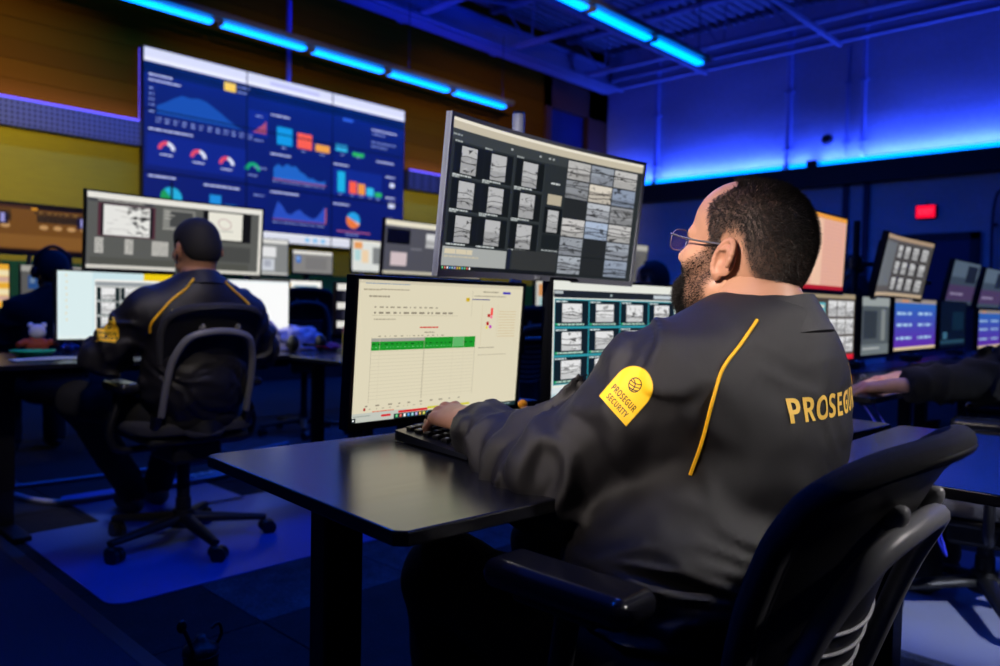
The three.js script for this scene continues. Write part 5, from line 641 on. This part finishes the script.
const badge = canvas(384, 448, (c, w, h) => {
  c.clearRect(0, 0, w, h); c.fillStyle = '#ffc81e'; c.beginPath(); c.moveTo(6, h - 6); c.lineTo(6, 190); c.bezierCurveTo(10, 60, 110, 4, w / 2, 4); c.bezierCurveTo(w - 110, 4, w - 10, 60, w - 6, 190); c.lineTo(w - 6, h - 6); c.fill(); c.strokeStyle = '#c99a10'; c.lineWidth = 6; c.stroke();
  c.strokeStyle = c.fillStyle = '#2a2210'; c.lineWidth = 9; c.save(); c.translate(w / 2, 150); c.rotate(-0.35); c.beginPath(); c.arc(0, 0, 58, 0, 7); c.stroke(); for (const q of [-30, 0, 30]) { c.beginPath(); c.ellipse(0, q * 0.9, Math.sqrt(58 * 58 - q * q), 15, 0, 0, Math.PI); c.stroke(); } c.beginPath(); c.moveTo(-40, -42); c.bezierCurveTo(10, -20, 10, 20, -10, 57); c.stroke(); c.restore();
  c.font = 'bold 74px sans-serif'; c.textAlign = 'center'; c.save(); c.translate(w / 2, 322); c.scale(0.8, 1.1); c.fillText('PROSEGUR', 0, 0); c.restore(); c.save(); c.translate(w / 2, 404); c.scale(0.82, 1.02); c.font = 'bold 70px sans-serif'; c.fillText('SECURITY', 0, 0); c.restore();
});
const badgeMat = new THREE.MeshStandardMaterial({ map: badge, alphaTest: 0.5, roughness: 0.65 });
function piping(q, pts, r = 0.0028) { q.on('piping', tube(pts.map((p) => onto(q.f, V(...p), 0.0022)), r, 60, 6), yellowMat, 'yellow piping'); }
{ // the seated man in front
  const J = { head: [1.146, 1.1, -0.559], pitch: 14, yaw: -6, headSize: 0.91, neck: [1.13, 0.962, -0.522], neckTop: [1.135, 1.04, -0.533], shL: [0.965, 0.9, -0.59], elL: [0.915, 0.745, -0.765], wrL: [1.0, 0.797, -1.02], shR: [1.355, 0.9, -0.565], elR: [1.47, 0.72, -0.74], wrR: [1.3, 0.787, -1.03],
    chest: [1.14, 0.79, -0.56], belly: [1.04, 0.6, -0.59], upperBack: [1.15, 0.87, -0.525], hip: [1.0, 0.5, -0.57], knL: [0.925, 0.53, -0.99], knR: [1.2, 0.53, -0.98], anL: [0.92, 0.09, -0.95], anR: [1.24, 0.09, -1.0],
    fold: [[0.95, 0.9, -0.69], [1.01, 0.935, -0.66]], handL: [[0.08, 0.1, -1], [-0.2, 1, 0.1]], handR: [[-0.1, -0.16, -1], [0.2, 1, -0.1]], curlL: [[38, 40, 22], [36, 44, 22], [40, 46, 24], [44, 46, 26]] };
  const q = person('man with glasses and a dark jacket with yellow lettering, typing at the front desk', J, { cell: 0.0062, cropped: true, headCell: 0.0028, handCell: 0.0026, beard: true, skin: [0.44, 0.225, 0.14] });
  const M4 = q.shift.clone().multiply(q.head);
  strands('hair_strands', q.local, (x, y, z) => hairMask(x, y, z) ** 1.2, 26000, (x, y, z) => 0.005 + 0.006 * sstep(0, 0.06, y), mat(0xffffff, 0.42), 0.5, q.t, M4);
  strands('beard_strands', q.local, (x, y, z) => beardMask(x, y, z) * (0.3 + 0.7 * chinMask(x, y, z)), 16000, (x, y, z) => 0.0045 + 0.012 * chinMask(x, y, z), phys(0xffffff, 0.9, { specularIntensity: 0.1 }), -0.2, q.t, M4);
  // glasses
  const G = thing('glasses', 'thin metal glasses worn by the bearded man in front', 'glasses', J.head); G.rotation.copy(new THREE.Euler(R(J.pitch), R(J.yaw), 0, 'YXZ')); G.scale.setScalar(J.headSize);
  for (const s of [-1, 1]) { const rimPts = []; for (let i = 0; i < 24; i++) { const a = i / 24 * 2 * Math.PI, k = (v) => Math.sign(v) * Math.abs(v) ** 0.7; rimPts.push(V(s * 0.035 + k(Math.cos(a)) * 0.027, 0.003 + k(Math.sin(a)) * 0.019, -0.121 + 0.006 * Math.abs(s * 0.035 + k(Math.cos(a)) * 0.027) / 0.06)); } part('lens_rim', tube(rimPts, 0.0011, 48, 6, true), M.steel, G); part('lens', new THREE.ShapeGeometry(new THREE.Shape(rimPts.map((p) => new THREE.Vector2(p.x, p.y)))).translate(0, 0, -0.1185), phys(0xdfe6ff, 0.02, { transmission: 1, thickness: 0, ior: 1.5 }), G);
    part('temple_arm', tube([[s * 0.063, 0.013, -0.116], [s * 0.073, 0.013, -0.108], [s * 0.0795, 0.012, -0.05], [s * 0.081, 0.015, -0.004], [s * 0.081, 0.014, 0.02], [s * 0.077, -0.008, 0.034]], 0.0015, 40, 6), M.steel, G); }
  part('bridge', tube([[-0.009, 0.007, -0.1205], [0, 0.011, -0.124], [0.009, 0.007, -0.1205]], 0.0012, 16, 6), M.steel, G);
  q.on('back_lettering', drape(q.f, [1.131, 0.882, -0.42], [1, 0.03, 0.0], [-0.03, 1, 0.1], [0, 0, -1], 0.218, 0.037, 60, 12, 0.0012), wordMat, 'gold block lettering across the back');
  q.on('sleeve_patch', drape(q.f, [0.905, 0.897, -0.608], [0.47, -0.73, 0.49], [0.44, 0.77, 0.46], [0.81, -0.12, -0.57], 0.058, 0.072, 24, 28, 0.0015), badgeMat, 'yellow shield shaped sleeve patch');
  piping(q, [[1.03, 0.999, -0.482], [0.990, 0.967, -0.486], [0.953, 0.934, -0.493], [0.936, 0.894, -0.497], [0.934, 0.839, -0.509], [0.933, 0.79, -0.524]]);
  piping(q, [[1.23, 0.99, -0.48], [1.29, 0.95, -0.48], [1.34, 0.89, -0.48], [1.36, 0.82, -0.48], [1.37, 0.76, -0.48]]);
  q.sub('ring', new THREE.TorusGeometry(0.0105, 0.0022, 8, 24).applyMatrix4(frame3(J.wrL, J.handL[0], J.handL[1]).multiply(new THREE.Matrix4().makeTranslation(-0.0135, -0.011, -0.106).multiply(new THREE.Matrix4().makeRotationX(-0.45)))), M.black, 'black ring');
}
{ // the man on the left, seen from behind
  const J = { head: [1.395, 1.205, -3.0], pitch: 2, headSize: 0.98, neck: [1.39, 1.055, -2.96], neckTop: [1.393, 1.13, -2.98], shL: [1.19, 0.96, -3.0], elL: [1.1, 0.79, -3.12], wrL: [1.2, 0.795, -3.38], shR: [1.6, 0.96, -3.0], elR: [1.74, 0.8, -3.12], wrR: [1.6, 0.8, -3.38], chest: [1.395, 0.84, -3.0], belly: [1.4, 0.68, -3.02], upperBack: [1.395, 0.93, -2.965], hip: [1.41, 0.56, -3.06], knL: [1.12, 0.58, -3.5], knR: [1.6, 0.58, -3.55], anL: [1.43, 0.11, -3.72], anR: [1.58, 0.11, -3.8], handL: [[0.1, -0.1, -1], [0, 1, 0]], handR: [[-0.1, -0.1, -1], [0, 1, 0]] };
  const q = person('man in a dark jacket with yellow piping, seen from behind at the left desk', J, { cell: 0.011, headCell: 0.0045, skin: [0.34, 0.17, 0.1], hairLift: 0.006, shoeMat: mat(0x5a4a42, 0.7) });
  strands('hair_strands', q.local, (x, y, z) => hairMask(x, y, z), 5000, () => 0.008, mat(0xffffff, 0.6), 0.5, q.t, q.shift.clone().multiply(q.head));
  piping(q, [[1.335, 1.09, -2.89], [1.29, 1.06, -2.87], [1.24, 1.015, -2.87], [1.2, 0.965, -2.87], [1.165, 0.91, -2.88], [1.15, 0.86, -2.89]], 0.005); piping(q, [[1.465, 1.09, -2.89], [1.51, 1.07, -2.87], [1.55, 1.035, -2.87], [1.59, 0.98, -2.87], [1.615, 0.92, -2.88], [1.62, 0.86, -2.89]], 0.005);
  q.on('back_lettering', drape(q.f, [1.39, 0.95, -2.83], [1, 0, 0], [0, 1, 0.1], [0, 0, -1], 0.3, 0.05, 40, 8, 0.002), wordMat, 'gold block lettering across the back');
  q.on('sleeve_patch', drape(q.f, [1.13, 0.88, -3.04], [0.1, 0.1, 1], [0.4, 0.9, 0.1], [0.95, -0.25, -0.1], 0.085, 0.1, 16, 18, 0.002), badgeMat, 'yellow shield shaped sleeve patch');
  for (const a of [J.anL, J.anR]) q.sub('shoe_tab', new THREE.SphereGeometry(0.016, 12, 8).scale(1, 1, 0.4).translate(a[0], 0.075, a[2] + 0.052), mat(0xe04a1a, 0.5), 'orange heel tab');
}
const seated = (x, y, z, s = 0) => ({ head: [x, y, z], neck: [x, y - 0.15, z + 0.05], neckTop: [x, y - 0.07, z + 0.03], shL: [x - 0.2, y - 0.24, z + 0.03], elL: [x - 0.27, y - 0.46, z - 0.06], wrL: [x - 0.16, y - 0.47, z - 0.32], shR: [x + 0.2, y - 0.24, z + 0.03], elR: [x + 0.27, y - 0.46, z - 0.06], wrR: [x + 0.16, y - 0.47, z - 0.32], chest: [x, y - 0.38, z + 0.04], belly: [x, y - 0.56, z + 0.05], upperBack: [x, y - 0.28, z + 0.07], hip: [x, y - 0.7, z + 0.06], knL: [x - 0.13, y - 0.68, z - 0.42], knR: [x + 0.13, y - 0.68, z - 0.42], anL: [x - 0.13, 0.09, z - 0.4], anR: [x + 0.13, 0.09, z - 0.4], handL: [[0, -0.1, -1], [0, 1, 0]], handR: [[0, -0.1, -1], [0, 1, 0]] });
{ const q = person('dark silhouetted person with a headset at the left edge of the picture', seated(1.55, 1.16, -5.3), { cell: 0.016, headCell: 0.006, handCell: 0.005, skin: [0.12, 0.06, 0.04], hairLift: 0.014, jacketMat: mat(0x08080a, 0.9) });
  const t = thing('headset', 'black headset on the silhouetted head at the left edge', 'headset', [1.55, 1.16, -5.3]); part('headband', tube([[-0.1, 0.02, 0.01], [-0.09, 0.1, 0.02], [0, 0.16, 0.02], [0.09, 0.1, 0.02], [0.1, 0.02, 0.01]], 0.011, 30), M.matte, t); for (const s of [-1, 1]) part('ear_cup', new THREE.SphereGeometry(0.04, 16, 12).scale(0.55, 1, 1).translate(s * 0.1, 0, 0.01), M.matte, t); }
{ person('dark haired person in profile behind the front monitors, face lit violet', { ...seated(4.55, 1.195, -2.9), yaw: 8 }, { cell: 0.016, headCell: 0.005, handCell: 0.005, skin: [0.3, 0.16, 0.11], hairLift: 0.02, jacketMat: mat(0x0c0c10, 0.9) }); }
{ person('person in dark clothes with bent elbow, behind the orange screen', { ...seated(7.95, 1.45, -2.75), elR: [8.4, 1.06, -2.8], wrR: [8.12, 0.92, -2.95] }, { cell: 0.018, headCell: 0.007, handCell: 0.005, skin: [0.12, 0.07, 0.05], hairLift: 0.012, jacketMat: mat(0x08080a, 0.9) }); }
{ const J = { ...seated(3.2, 1.2, -0.38), shL: [2.98, 0.95, -0.4], elL: [2.9, 0.8, -0.55], wrL: [2.72, 0.775, -0.8], shR: [3.4, 0.95, -0.38], elR: [3.38, 0.8, -0.56], wrR: [3.04, 0.778, -0.87], handL: [[-0.3, -0.1, -1], [0, 1, 0]], handR: [[-0.75, -0.12, -0.8], [0.1, 1, 0]] };
  const q = person('person at the right edge, only dark sleeves and two typing hands in view', J, { cell: 0.011, headCell: 0.006, handCell: 0.003, skin: [0.5, 0.28, 0.2], jacketMat: mat(0x060608, 0.95) });
  q.on('sleeve_patch', drape(q.f, [2.93, 0.93, -0.45], [0.1, 0.1, 1], [0.4, 0.9, 0.1], [0.95, -0.25, -0.1], 0.085, 0.1, 16, 18, 0.002), badgeMat, 'yellow shield shaped sleeve patch'); }

scene.traverse((o) => { if (o.isMesh) o.castShadow = o.receiveShadow = true; });
renderer.render(scene, camera);
